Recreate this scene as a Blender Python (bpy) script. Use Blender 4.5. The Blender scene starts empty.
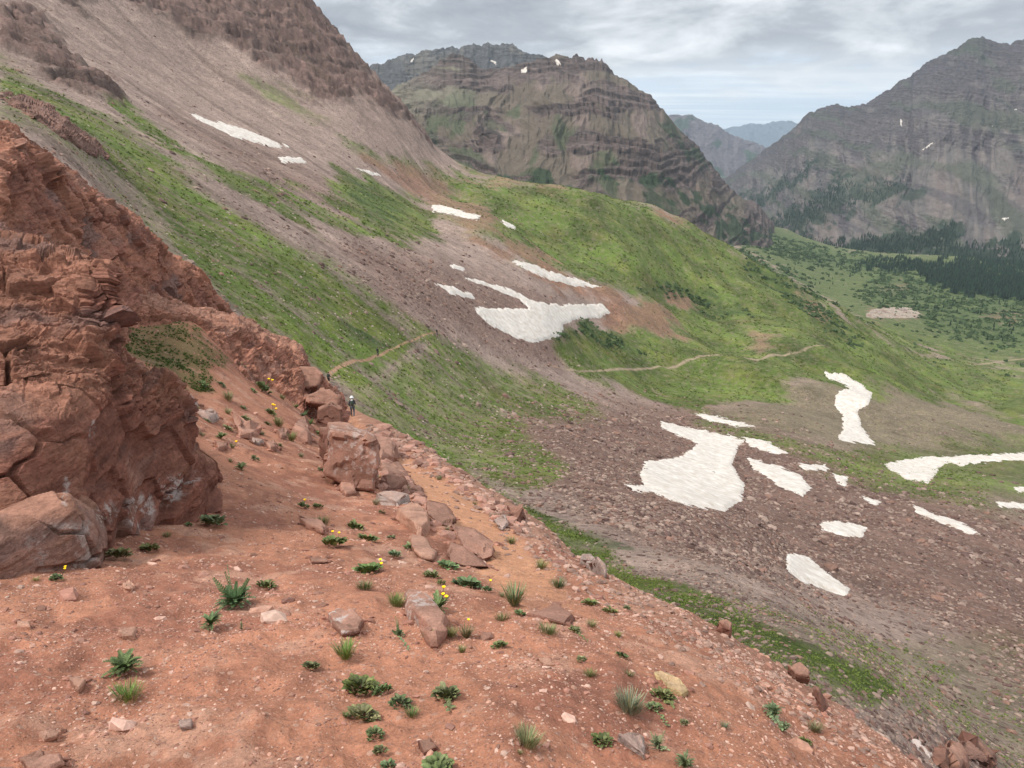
import bpy, math, random
import numpy as np
from mathutils import Vector, Matrix

# ------------------------------------------------------------------ camera, sky, sun, exposure
PITCH = math.atan(256/768); CP, SP = math.cos(PITCH), math.sin(PITCH); FPX = 768.0
scn = bpy.context.scene
cd = bpy.data.cameras.new('camera'); cam = bpy.data.objects.new('camera', cd)
scn.collection.objects.link(cam); scn.camera = cam
cd.sensor_width = 36; cd.lens = 27; cd.clip_start = .05; cd.clip_end = 200000
cam.rotation_euler = (math.pi/2 - PITCH, 0, 0)
scn.view_settings.view_transform = 'Standard'; scn.view_settings.look = 'None'
scn.view_settings.gamma = 1; scn.view_settings.exposure = .64
SUN_EL, SUN_AZ = math.radians(58), math.radians(-115)     # azimuth from +Y, clockwise: light from the left, a little behind

def build_world():
    w = bpy.data.worlds.new("World"); scn.world = w; w.use_nodes = True
    nt = w.node_tree; N = nt.nodes; L = nt.links; N.clear()
    out = N.new('ShaderNodeOutputWorld'); bg = N.new('ShaderNodeBackground')
    sky = N.new('ShaderNodeTexSky'); sky.sky_type = 'NISHITA'; sky.sun_disc = False
    sky.sun_elevation = SUN_EL; sky.sun_rotation = SUN_AZ; sky.altitude = 3500
    tc = N.new('ShaderNodeTexCoord'); sp = N.new('ShaderNodeSeparateXYZ'); L.new(tc.outputs['Generated'], sp.inputs[0])
    def M(op, a, b=None, c=None, clamp=False):
        n = N.new('ShaderNodeMath'); n.operation = op; n.use_clamp = clamp
        for i, v in enumerate((a, b, c)):
            if v is None: continue
            if isinstance(v, (int, float)): n.inputs[i].default_value = v
            else: L.new(v, n.inputs[i])
        return n.outputs[0]
    def mix(f, a, b):
        n = N.new('ShaderNodeMix'); n.data_type = 'RGBA'
        for k, v in ((0, f), (6, a), (7, b)):
            if isinstance(v, (int, float)): n.inputs[k].default_value = v
            elif isinstance(v, tuple): n.inputs[k].default_value = (*v, 1)
            else: L.new(v, n.inputs[k])
        return n.outputs[2]
    z = M('MAXIMUM', sp.outputs[2], 0.0)
    def cloud(off, hs, sx, sy, scale, det, rough, dist=0.0):
        zz = M('ADD', z, off)
        cx = M('DIVIDE', sp.outputs[0], zz); cy = M('DIVIDE', sp.outputs[1], zz)
        cb = N.new('ShaderNodeCombineXYZ'); L.new(M('MULTIPLY', cx, sx), cb.inputs[0]); L.new(M('MULTIPLY', cy, sy), cb.inputs[1]); cb.inputs[2].default_value = hs
        n = N.new('ShaderNodeTexNoise'); n.inputs['Scale'].default_value = scale; n.inputs['Detail'].default_value = det
        n.inputs['Roughness'].default_value = rough; n.inputs['Distortion'].default_value = dist
        L.new(cb.outputs[0], n.inputs['Vector']); return n.outputs[0]
    def ramp(f, pts):
        r = N.new('ShaderNodeValToRGB'); e = r.color_ramp.elements
        while len(e) < len(pts): e.new(0.5)
        for k, (p, c) in enumerate(pts):
            e[k].position = p; e[k].color = (*c, 1) if isinstance(c, tuple) else (c, c, c, 1)
        L.new(f, r.inputs[0]); return r.outputs[0]
    c1 = cloud(.26, 3.3, 1, 1.0, 2.6, 10, .58, .25)
    c2 = cloud(.03, 8.1, .55, 1.2, .5, 10, .6)
    deck = ramp(c1, [(.34, (.27, .285, .305)), (.46, (.35, .365, .385)), (.56, (.50, .515, .53)), (.70, (.70, .71, .72))])
    # low band under the deck: pale blue gaps with streaks of stratus
    streak = ramp(c2, [(.42, (.40, .48, .58)), (.52, (.54, .60, .66)), (.62, (.72, .75, .77))])
    wob = M('MULTIPLY', M('SUBTRACT', c1, .5), .16)
    el = M('ADD', z, wob)
    f = ramp(el, [(.045, 0.0), (.085, 1.0)])
    low = ramp(z, [(.0, (.66, .76, .86)), (.02, (.64, .72, .80)), (.035, (.72, .76, .80)), (.06, (.62, .65, .68))])
    zen = M('ADD', 1.0, M('MULTIPLY', M('MINIMUM', M('MAXIMUM', M('SUBTRACT', z, .14), 0.0), .5), 1.5)); zs = N.new('ShaderNodeVectorMath'); zs.operation = 'MULTIPLY'; L.new(deck, zs.inputs[0]); L.new(zen, zs.inputs[1]); deck = zs.outputs[0]
    lowc = mix(.55, low, streak)
    col = mix(f, lowc, deck)
    ns = N.new('ShaderNodeMix'); ns.data_type = 'RGBA'; ns.inputs[0].default_value = .92
    sk = N.new('ShaderNodeVectorMath'); sk.operation = 'SCALE'; sk.inputs[3].default_value = .1; L.new(sky.outputs[0], sk.inputs[0])
    L.new(sk.outputs[0], ns.inputs[6]); L.new(col, ns.inputs[7])
    L.new(ns.outputs[2], bg.inputs[0]); bg.inputs[1].default_value = 1.0
    L.new(bg.outputs[0], out.inputs[0])
build_world()
sl = bpy.data.lights.new('sun', 'SUN'); sl.energy = 2.2; sl.angle = math.radians(10); sl.color = (1, .95, .88)
so = bpy.data.objects.new('sun', sl); scn.collection.objects.link(so)
sd = Vector((math.sin(SUN_AZ)*math.cos(SUN_EL), math.cos(SUN_AZ)*math.cos(SUN_EL), math.sin(SUN_EL)))
so.rotation_euler = sd.to_track_quat('Z', 'Y').to_euler()

# ------------------------------------------------------------------ helpers
random.seed(7); RNG = np.random.default_rng(11)
COL = scn.collection
def P3(px, py, t):
    a = (np.asarray(px, float)-512)/FPX; b = (384-np.asarray(py, float))/FPX; t = np.asarray(t, float)
    return np.stack([a*t, t*(CP+b*SP), t*(-SP+b*CP)], -1)
def toPX(P):
    x, y, z = P[..., 0], P[..., 1], P[..., 2]
    t = np.maximum(y*CP - z*SP, 1e-3); u = y*SP + z*CP
    return 512+FPX*x/t, 384-FPX*u/t, t

_g = np.random.default_rng(5); GA = _g.uniform(0, 2*np.pi, 1024); GX, GY = np.cos(GA), np.sin(GA)
G3 = _g.normal(size=(1024, 3)); G3 /= np.linalg.norm(G3, axis=1)[:, None]
def _h(ix, iy, iz=0, s=0):
    h = (ix*374761393 + iy*668265263 + iz*2147483647 + s*974711) & 0xFFFFFFFF
    h = ((h ^ (h >> 13))*1274126177) & 0xFFFFFFFF
    return (h ^ (h >> 16)) & 1023
def pn2(x, y, s=0):
    x = np.asarray(x, float); y = np.asarray(y, float)
    x0 = np.floor(x).astype(np.int64); y0 = np.floor(y).astype(np.int64); fx = x-x0; fy = y-y0
    u = fx*fx*fx*(fx*(fx*6-15)+10); v = fy*fy*fy*(fy*(fy*6-15)+10)
    def g(i, j):
        k = _h(x0+i, y0+j, 0, s); return GX[k]*(fx-i)+GY[k]*(fy-j)
    a = g(0, 0); b = g(1, 0); c = g(0, 1); d = g(1, 1)
    return ((a+(b-a)*u)*(1-v) + (c+(d-c)*u)*v)*1.5
def pn3(x, y, z, s=0):
    x = np.asarray(x, float); y = np.asarray(y, float); z = np.asarray(z, float)
    x0 = np.floor(x).astype(np.int64); y0 = np.floor(y).astype(np.int64); z0 = np.floor(z).astype(np.int64)
    fx, fy, fz = x-x0, y-y0, z-z0
    u, v, w = [f*f*f*(f*(f*6-15)+10) for f in (fx, fy, fz)]
    r = 0
    for i in (0, 1):
        for j in (0, 1):
            for k in (0, 1):
                G = G3[_h(x0+i, y0+j, z0+k, s)]
                r = r + (u if i else 1-u)*(v if j else 1-v)*(w if k else 1-w)*(G[..., 0]*(fx-i)+G[..., 1]*(fy-j)+G[..., 2]*(fz-k))
    return r*1.6
def fbm2(x, y, o=5, s=0, g=.5):
    r = 0; a = 1
    for k in range(o): r = r + a*pn2(x*2**k, y*2**k, s+k*17); a *= g
    return r
def fbm3(x, y, z, o=4, s=0, g=.5):
    r = 0; a = 1
    for k in range(o): r = r + a*pn3(x*2**k, y*2**k, z*2**k, s+k*17); a *= g
    return r
def rid2(x, y, o=4, s=0, g=.5):
    r = 0; a = 1
    for k in range(o): r = r + a*(1-2*np.abs(pn2(x*2**k, y*2**k, s+k*13))); a *= g
    return r/2
def sstep(a, b, x):
    t = np.clip((np.asarray(x, float)-a)/(b-a), 0, 1); return t*t*(3-2*t)
def vor3(x, y, z, s=0, box=False):
    """nearest cell: (random value of the cell, F2-F1, tilt of the cell's own plane)"""
    x0 = np.floor(x).astype(np.int64); y0 = np.floor(y).astype(np.int64); z0 = np.floor(z).astype(np.int64)
    d1 = np.full(x.shape, 9.); d2 = d1.copy(); cid = np.zeros(x.shape, np.int64); ox = np.zeros(x.shape); oy = ox.copy(); oz = ox.copy()
    J = _g2
    for i in (-1, 0, 1):
        for j in (-1, 0, 1):
            for k in (-1, 0, 1):
                h = _h(x0+i, y0+j, z0+k, s); c = J[h]
                ex = x0+i+c[..., 0]-x; ey = y0+j+c[..., 1]-y; ez = z0+k+c[..., 2]-z; d = np.maximum(np.maximum(np.abs(ex), np.abs(ey)), np.abs(ez))**2 if box else ex**2+ey**2+ez**2
                m = d < d1
                d2 = np.where(m, d1, np.minimum(d2, d)); cid = np.where(m, h, cid); ox = np.where(m, ex, ox); oy = np.where(m, ey, oy); oz = np.where(m, ez, oz); d1 = np.where(m, d, d1)
    T = G3[cid]; return J[cid][..., 0], np.sqrt(d2)-np.sqrt(d1), T[..., 0]*ox+T[..., 1]*oy+T[..., 2]*oz
_g2 = np.random.default_rng(9).uniform(0, 1, (1024, 3))

def polysd(px, py, poly):
    """signed distance in pixels, positive inside"""
    pts = np.array(poly, float); n = len(pts); out = np.full(px.shape, -60.)
    x0, y0 = pts.min(0)-40; x1, y1 = pts.max(0)+40
    m = (px > x0) & (px < x1) & (py > y0) & (py < y1)
    if not m.any(): return out
    X, Y = px[m], py[m]; d = np.full(X.shape, 1e9); ins = np.zeros(X.shape, bool)
    for i in range(n):
        ax, ay = pts[i]; bx, by = pts[(i+1) % n]; vx, vy = bx-ax, by-ay
        t = np.clip(((X-ax)*vx+(Y-ay)*vy)/(vx*vx+vy*vy+1e-9), 0, 1)
        d = np.minimum(d, (X-ax-t*vx)**2+(Y-ay-t*vy)**2)
        c = ((ay > Y) != (by > Y)) & (X < vx*(Y-ay)/(vy if vy else 1e-9)+ax)
        ins ^= c
    d = np.sqrt(d); out[m] = np.where(ins, d, -d); return out
def linesd(px, py, line):
    pts = np.array(line, float); d = np.full(px.shape, 1e9); w = np.zeros(px.shape)
    for i in range(len(pts)-1):
        ax, ay, wa = pts[i]; bx, by, wb = pts[i+1]; vx, vy = bx-ax, by-ay
        t = np.clip(((px-ax)*vx+(py-ay)*vy)/(vx*vx+vy*vy+1e-9), 0, 1)
        q = np.sqrt((px-ax-t*vx)**2+(py-ay-t*vy)**2)-(wa+(wb-wa)*t)
        d = np.minimum(d, q)
    return -d

def mk(name, V, F, mat=None, parent=None, smooth=True, cols=None, attrs=None):
    """V (n,3), F (m,k) all same size or list -> one mesh object"""
    me = bpy.data.meshes.new(name); V = np.asarray(V, np.float32)
    if isinstance(F, np.ndarray):
        m, k = F.shape
        me.vertices.add(len(V)); me.vertices.foreach_set('co', V.ravel())
        me.loops.add(m*k); me.loops.foreach_set('vertex_index', F.astype(np.int32).ravel())
        me.polygons.add(m); me.polygons.foreach_set('loop_start', np.arange(0, m*k, k, dtype=np.int32))
        me.update(calc_edges=True)
    else:
        me.from_pydata([tuple(v) for v in V.tolist()], [], F)
    me.polygons.foreach_set('use_smooth', np.full(len(me.polygons), smooth))
    if cols is not None:
        a = me.color_attributes.new('Col', 'FLOAT_COLOR', 'POINT'); c = np.ones((len(V), 4), np.float32); c[:, :3] = cols
        a.data.foreach_set('color', c.ravel())
    for k2, v2 in (attrs or {}).items():
        a = me.attributes.new(k2, 'FLOAT', 'POINT'); a.data.foreach_set('value', np.asarray(v2, np.float32))
    if mat: me.materials.append(mat)
    o = bpy.data.objects.new(name, me); COL.objects.link(o)
    if parent: o.parent = parent
    return o
def tag(o, label=None, cat=None, group=None, kind=None):
    if label: o['label'] = label
    if cat: o['category'] = cat
    if group: o['group'] = group
    if kind: o['kind'] = kind
    return o
def gridF(n, m):
    i = np.arange(n-1)[:, None]*m + np.arange(m-1)[None, :]; i = i.ravel()
    return np.stack([i, i+m, i+m+1, i+1], -1)

# ------------------------------------------------------------------ materials
class NT:
    def __init__(s, name):
        s.m = bpy.data.materials.new(name); s.m.use_nodes = True; s.t = s.m.node_tree; s.N = s.t.nodes; s.L = s.t.links
        s.b = s.N['Principled BSDF']; s.b.inputs['Roughness'].default_value = .9; s.b.inputs['Specular IOR Level'].default_value = .2
        s.pos = s.N.new('ShaderNodeNewGeometry').outputs['Position']
    def put(s, sock, v):
        if isinstance(v, (int, float)): sock.default_value = v
        elif isinstance(v, tuple): sock.default_value = (*v, 1) if len(sock.default_value) == 4 else v
        else: s.L.new(v, sock)
    def attr(s, n, c=True):
        a = s.N.new('ShaderNodeAttribute'); a.attribute_name = n; return a.outputs['Color' if c else 'Fac']
    def noise(s, scale, det=6, rough=.55, vec=None, dist=0, scl=None):
        n = s.N.new('ShaderNodeTexNoise'); n.inputs['Scale'].default_value = scale; n.inputs['Detail'].default_value = det
        n.inputs['Roughness'].default_value = rough; n.inputs['Distortion'].default_value = dist
        v = vec or s.pos
        if scl:
            q = s.N.new('ShaderNodeMapping'); q.inputs['Scale'].default_value = scl; s.L.new(v, q.inputs[0]); v = q.outputs[0]
        s.L.new(v, n.inputs['Vector']); return n.outputs[0]
    def vor(s, scale, feat='F1', out='Distance', vec=None, scl=None, rnd=1):
        n = s.N.new('ShaderNodeTexVoronoi'); n.feature = feat; n.inputs['Scale'].default_value = scale; n.inputs['Randomness'].default_value = rnd
        v = vec or s.pos
        if scl:
            q = s.N.new('ShaderNodeMapping'); q.inputs['Scale'].default_value = scl; s.L.new(v, q.inputs[0]); v = q.outputs[0]
        s.L.new(v, n.inputs['Vector']); return n.outputs[out]
    def math(s, op, a, b=0., clamp=False):
        n = s.N.new('ShaderNodeMath'); n.operation = op; n.use_clamp = clamp; s.put(n.inputs[0], a); s.put(n.inputs[1], b); return n.outputs[0]
    def mr(s, v, a, b, c=0., d=1.):
        n = s.N.new('ShaderNodeMapRange'); s.put(n.inputs[0], v)
        for i, q in enumerate((a, b, c, d)): n.inputs[i+1].default_value = q
        return n.outputs[0]
    def mix(s, f, a, b, mode='MIX'):
        n = s.N.new('ShaderNodeMix'); n.data_type = 'RGBA'; n.blend_type = mode
        s.put(n.inputs[0], f); s.put(n.inputs[6], a); s.put(n.inputs[7], b); return n.outputs[2]
    def scale(s, c, f):
        n = s.N.new('ShaderNodeVectorMath'); n.operation = 'SCALE'; s.L.new(c, n.inputs[0]); s.put(n.inputs[3], f); return n.outputs[0]
    def bump(s, h, dist, strength=1., prev=None):
        n = s.N.new('ShaderNodeBump'); n.inputs['Distance'].default_value = dist; n.inputs['Strength'].default_value = strength
        s.L.new(h, n.inputs['Height'])
        if prev: s.L.new(prev, n.inputs['Normal'])
        return n.outputs[0]
    def done(s, col, nrm=None):
        s.put(s.b.inputs['Base Color'], col)
        if nrm: s.L.new(nrm, s.b.inputs['Normal'])
        return s.m
# ------------------------------------------------------------------ terrain sheets: height over a polar grid, real metres
class Sheet:
    def __init__(s, ctrl, az0, az1, na, r0, r1, nr, reg=1e-4):
        P = np.array([P3(*c) for c in ctrl]); s.A = 3.0
        az = np.arctan2(P[:, 0], P[:, 1]); r = np.hypot(P[:, 0], P[:, 1]); e = P[:, 2]/r
        C = np.stack([az*s.A, np.log(r)], -1); n = len(C)
        D = np.linalg.norm(C[:, None]-C[None], axis=-1); K = D**2*np.log(D+1e-9) + np.eye(n)*reg
        Pm = np.c_[np.ones(n), C]; M = np.block([[K, Pm], [Pm.T, np.zeros((3, 3))]])
        s.C = C; s.w = np.linalg.solve(M, np.r_[e, 0, 0, 0])
        s.az = np.linspace(az0, az1, na); s.lr = np.linspace(math.log(r0), math.log(r1), nr)
        X1 = np.repeat(s.az, nr)*s.A; X2 = np.tile(s.lr, na); E = s.w[-3] + s.w[-2]*X1 + s.w[-1]*X2
        for i in range(n):
            d2 = (X1-C[i, 0])**2+(X2-C[i, 1])**2; E += s.w[i]*.5*d2*np.log(d2+1e-18)
        s.na, s.nr = na, nr
        s.R = np.exp(np.tile(s.lr, (na, 1))); AZ = s.az[:, None]
        s.X = s.R*np.sin(AZ); s.Y = s.R*np.cos(AZ); s.Z = E.reshape(na, nr)*s.R
    def P(s): return np.stack([s.X, s.Y, s.Z], -1)
    def zat(s, x, y, G=None):
        G = s.Z if G is None else G
        az = np.arctan2(x, y); lr = np.log(np.hypot(x, y)+1e-9)
        u = np.clip((az-s.az[0])/(s.az[1]-s.az[0]), 0, s.na-1.001); v = np.clip((lr-s.lr[0])/(s.lr[1]-s.lr[0]), 0, s.nr-1.001)
        i = u.astype(int); j = v.astype(int); fu = u-i; fv = v-j
        return (G[i, j]*(1-fu)+G[i+1, j]*fu)*(1-fv)+(G[i, j+1]*(1-fu)+G[i+1, j+1]*fu)*fv
    def hit(s, px, py):
        d = P3(px, py, 1.0); az = math.atan2(d[0], d[1]); e = d[2]/math.hypot(d[0], d[1])
        u = min(max((az-s.az[0])/(s.az[1]-s.az[0]), 0), s.na-1.001); i = int(u); f = u-i
        E = ((1-f)*s.Z[i]+f*s.Z[i+1])/np.exp(s.lr)
        k = np.nonzero((E[1:] >= e) & (E[:-1] < e))[0]
        if len(k) == 0: return None
        k = k[0]; g = (e-E[k])/(E[k+1]-E[k]); r = math.exp(s.lr[k]+g*(s.lr[1]-s.lr[0]))
        return np.array([r*math.sin(az), r*math.cos(az), e*r])
    def slope_n(s, x, y, d=None):
        d = d or .02*math.hypot(x, y)+.02
        q = lambda a, b: float(s.zat(np.array([a]), np.array([b]))[0])
        n = Vector((-(q(x+d, y)-q(x-d, y))/(2*d), -(q(x, y+d)-q(x, y-d))/(2*d), 1)); return n.normalized()
    def octaves(s, lam0, amp0, n, seed, gain=.5, mask=None, kind='f', gap=2.8):
        sp = s.R*max(s.az[1]-s.az[0], s.lr[1]-s.lr[0])
        for k in range(n):
            lam = lam0/2**k; w = sstep(1, 2, lam/(sp*gap))
            if w.max() <= 0: break
            q = pn2(s.X/lam, s.Y/lam, seed+k*31)
            if kind == 'r': q = .5-2*np.abs(q)
            q = q*w*amp0*gain**k
            s.Z += q if mask is None else q*mask

near_ctrl = [(-300,768,2.6),(0,768,2.7),(256,768,2.65),(512,768,2.7),(768,768,3.2),(905,766,4.6),(1100,900,3.0),(512,1100,1.6),(0,1100,1.6),(900,1100,1.8),
 (0,680,3.5),(256,680,3.5),(512,680,3.6),(700,700,4.1),(800,740,4.3),
 (-200,610,4.6),(0,610,4.8),(128,610,4.8),(235,605,5),(400,610,5.3),(560,610,6.2),(650,606,7.6),(700,620,8.2),(740,644,7.8),(800,681,7.0),(850,714,6.2),
 (0,575,6.0),(100,565,6.5),(187,525,9),(300,540,8.5),(400,545,9),(500,555,9.8),(590,568,11),(540,522,17),
 (250,470,14),(330,495,14.5),(197,328,28),(225,352,29),(253,380,29.5),(281,394,30.5),(299,410,31),(327,432,30),(400,482,19),(450,500,17),(500,512,18),
 (200,400,22),(260,400,26),(150,350,24),(110,320,27),(350,440,40),
 (352,417,62),(340,407,70),(366,415,62),(383,424,56),(330,395,90),(400,452,37),(430,478,26),
 (397,431,52),(430,448,42),(470,474,31),(520,508,22),
 # hidden ground beyond the brink
 (395,475,90),(362,430,88),(345,440,100),(385,446,80),(330,450,130),(430,505,66),(470,540,52),(520,570,40),(600,630,24),(600,760,50),(650,695,19),(740,765,17),(800,812,15),(910,880,9),(900,1100,14),(1100,1100,8),(650,800,30),
 (200,360,40),(230,380,42),(270,410,44),(310,430,46),(200,420,60),(250,430,65),(100,370,45),(300,450,75),(0,380,40),(0,330,90),(100,500,110),(250,500,120),(-200,400,40),(-200,500,110),(-300,500,12),(100,380,16)]
base_ctrl = [(1000,740,55),(900,650,75),(800,580,100),(700,470,190),(840,530,150),(950,520,190),(1010,548,175),(1100,600,170),(1100,740,60),
 (920,470,300),(1000,490,260),(1000,455,360),(850,410,400),(780,430,300),(960,420,480),(850,440,330),(600,400,260),(500,400,200),(420,440,112),(500,470,105),(600,540,62),(560,500,85),(700,590,46),(800,655,33),(870,690,32),
 (640,470,150),(740,530,110),(560,440,150),(350,385,112),(430,400,152),(330,372,118),
 (700,310,650),(560,250,550),(650,380,400),(640,345,450),(570,370,320),(770,357,500),(720,400,380),(850,355,620),(760,290,760),(830,312,760),(800,290,840),
 (620,230,650),(600,196,760),(660,212,800),(700,232,860),(740,255,880),(560,188,740),(510,182,700),(470,176,670),(450,170,650),
 (520,205,620),(430,215,480),
 (950,400,700),(1010,350,1050),(1000,300,1500),(900,330,1050),(880,300,1400),(1000,280,1800),(960,262,2050),(900,262,2050),(850,285,1650),(800,262,1900),(770,243,2400),(1150,350,1000),(1150,270,2000),(1150,420,600),
 (745,246,2000),(770,238,2500),(740,262,1500),(760,228,3000),(800,238,2800),(740,215,3400),
 (0,80,200),(60,62,270),(100,30,400),(20,10,340),(200,60,480),(200,0,540),(100,-80,560),(0,-100,450),(300,60,570),(300,0,640),(330,30,655),(360,62,665),(395,98,665),(420,132,660),(432,152,655),
 (-150,60,150),(-150,-100,300),(-300,0,130),
 (130,200,140),(200,160,240),(300,160,380),(250,230,180),(300,330,125),(400,300,210),(400,230,340),(360,180,430),(450,290,275),(500,330,285),(545,315,350),(480,232,450),(60,130,130),
 (380,260,250),(200,110,380),(100,90,260),(430,180,590),
 # hidden
 (100,320,60),(0,250,60),(-150,250,50),(250,420,70),(350,470,70),(450,560,45),(550,640,35),(700,700,25),(850,820,16),(1000,950,16),(0,400,30),(300,700,16),
 (360,120,950),(400,160,950),(430,195,950),(300,40,1000),(480,225,1000),(560,235,1050),(620,240,1150),(700,270,1150),(780,300,1150),(500,230,1800),(600,235,1800),(300,150,1800),(400,200,3000),(100,100,2500),(600,215,3200),(900,245,3000),(1100,240,3200)]

near = Sheet(near_ctrl, math.radians(-62), math.radians(62), 1150, .9, 130, 900, 3e-5)
base = Sheet(base_ctrl, math.radians(-52), math.radians(52), 1150, 11, 3400, 1150, 3e-5)

# --- relief of the near slope
pxN, pyN, tN = toPX(near.P())
near.octaves(3.0, .10, 9, 3, .55)
near.octaves(.5, .024, 7, 60, .62, kind='r'); near.octaves(.22, .012, 5, 66, .7)
TRAIL = [(350,412,2),(354,420,2.5),(362,440,4),(385,455,6),(410,470,9),(432,485,13),(455,505,17),(480,530,22),(502,555,26),(528,590,32),(570,640,30),(640,720,20)]
rag = pn2(near.X/.5, near.Y/.5, 71)*5+pn2(near.X/.12, near.Y/.12, 72)*3
trN = sstep(-5, 6, linesd(pxN, pyN, TRAIL)+rag)*(near.R < 80)*sstep(640, 560, pyN)
near.Z -= trN*.004*near.R

# --- relief of the basin
pxB, pyB, tB = toPX(base.P())
up = sstep(300, 500, base.R)*sstep(470, 380, pxB)
base.octaves(60, 1.0, 3, 120, .5)
base.octaves(8, .30, 6, 140, .55)
knoll = sstep(380, 460, pxB)*sstep(330, 450, base.R)*sstep(1150, 900, base.R)
base.octaves(90, 7, 4, 150, .5, knoll)
# small gullies running down the green flank
CL = [[(0,8),(30,12),(60,40),(90,70),(118,98),(100,96),(60,80),(25,62),(0,50)],
      [(130,-30),(420,-30),(350,50),(400,98),(428,140),(415,128),(372,108),(300,90),(250,55),(195,38),(130,5)],
      [(45,-30),(110,-30),(80,15),(60,5)]]
XR = base.X/40; YR = base.Y/40
ragb = fbm2(base.X/25, base.Y/25, 5, 77)*12
cliffB = np.zeros_like(base.X)
for c in CL: cliffB = np.maximum(cliffB, sstep(-7, 7, polysd(pxB, pyB, c)+ragb))
zz = base.Z + .12*base.X + fbm2(base.X/60, base.Y/60, 4, 88)*6
def terrace(z, h, k=.22):
    q = z/h; i = np.floor(q); f = q-i; return (i+sstep(.5-k, .5+k, f))*h - z
ribs = rid2(base.X/26+pn2(base.X/40, base.Y/40, 6), base.Y/26, 5, 92, .55)
base.Z += cliffB*(terrace(zz, 7, .25)*.7 + terrace(zz+3, 2.4, .3)*.5 + ribs*2.0 + fbm2(base.X/8, base.Y/8, 4, 91, .6)*1.1 + 1)
_q = cliffB > .02; _x, _y, _z = base.X[_q], base.Y[_q], base.Z[_q]
_c, _e, _t = vor3(_x/13, _y/13, _z/5.5, 301); _c2, _e2, _t2 = vor3(_x/4.5, _y/4.5, _z/1.6, 302)
blkB = np.zeros_like(base.Z); blkB[_q] = (_c-.5)*2.6 + _t*2 + (_c2-.5)*1.2 - .5*np.exp(-_e*12)
base.Z += cliffB*blkB
cvB = np.zeros_like(base.Z); cvB[_q] = (_c-.5)*.5+(_c2-.5)*.5-.4*np.exp(-_e*14)
_k = np.floor(zz/2.6+.5*fbm2(base.X/14, base.Y/14, 3, 96)).astype(np.int64)
strB = .55*cvB + .9*(_g2[_h(_k, 7, 1, 0)][..., 0]-.5) + .3*pn2(zz/3.2, XR, 93)+.5*pn2(zz/1.3, XR*2, 94)

# --- ground cover, as weights
def cover(sets, px, py, rg):
    w = np.zeros_like(px)
    for soft, amt, poly in sets: w = np.maximum(w, amt*sstep(-soft, soft, polysd(px, py, poly)+rg))
    return w
GRASS = [(9,1,[(0,58),(60,88),(130,138),(230,205),(330,270),(400,322),(436,340),(400,362),(360,395),(330,376),(300,352),(228,305),(170,238),(132,192),(92,152),(40,112),(0,95)]),
 (4,1,[(105,92),(150,122),(230,168),(330,208),(380,235),(366,240),(320,228),(240,192),(170,150),(120,115)]),
 (7,1,[(333,168),(380,183),(420,200),(440,232),(400,245),(360,225),(335,195)]),
 (8,1,[(425,168),(480,176),(560,180),(620,190),(700,225),(760,262),(830,300),(900,345),(1040,370),(1040,424),(960,402),(880,392),(800,382),(770,398),(740,402),(700,408),(640,398),(580,372),(560,350),(566,335),(612,322),(640,300),(600,290),(540,268),(480,235),(440,215)]),
 (5,1,[(700,190),(760,215),(850,245),(930,250),(1100,240),(1100,380),(900,350),(830,305),(760,262),(720,235)]),
 (6,.95,[(335,388),(400,418),(470,462),(540,512),(620,566),(700,604),(790,645),(870,680),(906,704),(870,712),(800,695),(700,650),(600,600),(500,540),(400,470),(340,420)]),
 (10,.8,[(350,392),(436,340),(480,360),(560,388),(600,410),(520,420),(440,420),(400,415)]),
 (8,.75,[(350,395),(440,345),(500,400),(560,470),(520,500),(450,455),(400,425)]),
 (10,.7,[(700,420),(830,450),(1040,440),(1040,500),(900,500),(800,460)]),
 (12,.30,[(720,600),(860,640),(1040,640),(1040,790),(900,720)]),
 (10,.5,[(0,70),(60,100),(130,160),(230,280),(220,305),(140,215),(90,165),(40,130),(0,118)]),(6,.6,[(240,75),(290,90),(330,120),(290,110)]),(5,.7,[(330,140),(400,160),(470,178),(400,172)])]
DARKG = [(6,1,[(345,178),(372,186),(400,210),(395,230),(370,220)]),(5,.9,[(640,285),(668,280),(720,290),(750,320),(720,315),(690,300)]),
 (5,.9,[(560,335),(590,322),(620,335),(640,350),(610,352)]),(5,.9,[(740,250),(800,280),(845,325),(860,345),(800,310),(750,275)]),
 (6,.9,[(880,262),(960,285),(1040,300),(1040,350),(960,340),(900,310),(860,300)]),(5,.95,[(700,200),(760,225),(840,255),(900,262),(860,275),(800,262),(740,240)]),
 (3,1,[(325,318),(350,325),(395,345),(380,352),(340,335)]),(2,.9,[(470,470),(560,520),(640,560),(600,552),(520,505)])]
BARE = [(5,1,[(545,262),(600,285),(640,300),(600,300),(560,290),(530,275)]),(5,1,[(600,300),(660,305),(680,325),(690,340),(640,330),(600,325)]),
 (3,1,[(665,290),(700,293),(707,305),(680,307),(664,302)]),(3,1,[(797,293),(815,300),(831,315),(812,311)]),(4,1,[(650,200),(690,225),(660,215)]),
 (5,.9,[(360,158),(430,172),(480,200),(500,235),(470,232),(430,205),(390,180)]),(4,.8,[(440,180),(560,182),(600,192),(540,188)]),
 (4,1,[(868,309),(895,307),(918,310),(918,316),(875,317)]),(3,.9,[(470,235),(540,250),(560,262),(500,255)]),(5,.8,[(740,330),(780,340),(760,350)]),
 (3,.9,[(985,315),(1010,312),(1030,318),(1000,322)]),(4,.7,[(880,290),(905,283),(912,292)])]
OLIVE = [(15,1,[(720,402),(830,370),(900,372),(1040,410),(1040,520),(900,490),(800,440),(700,425)])]
rg = fbm2(base.X/30, base.Y/30, 6, 33, .6)*10
wG = cover(GRASS, pxB, pyB, rg); wD = cover(DARKG, pxB, pyB, rg*.7); wR = cover(BARE, pxB, pyB, rg*.8); wO = cover(OLIVE, pxB, pyB, rg)
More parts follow.
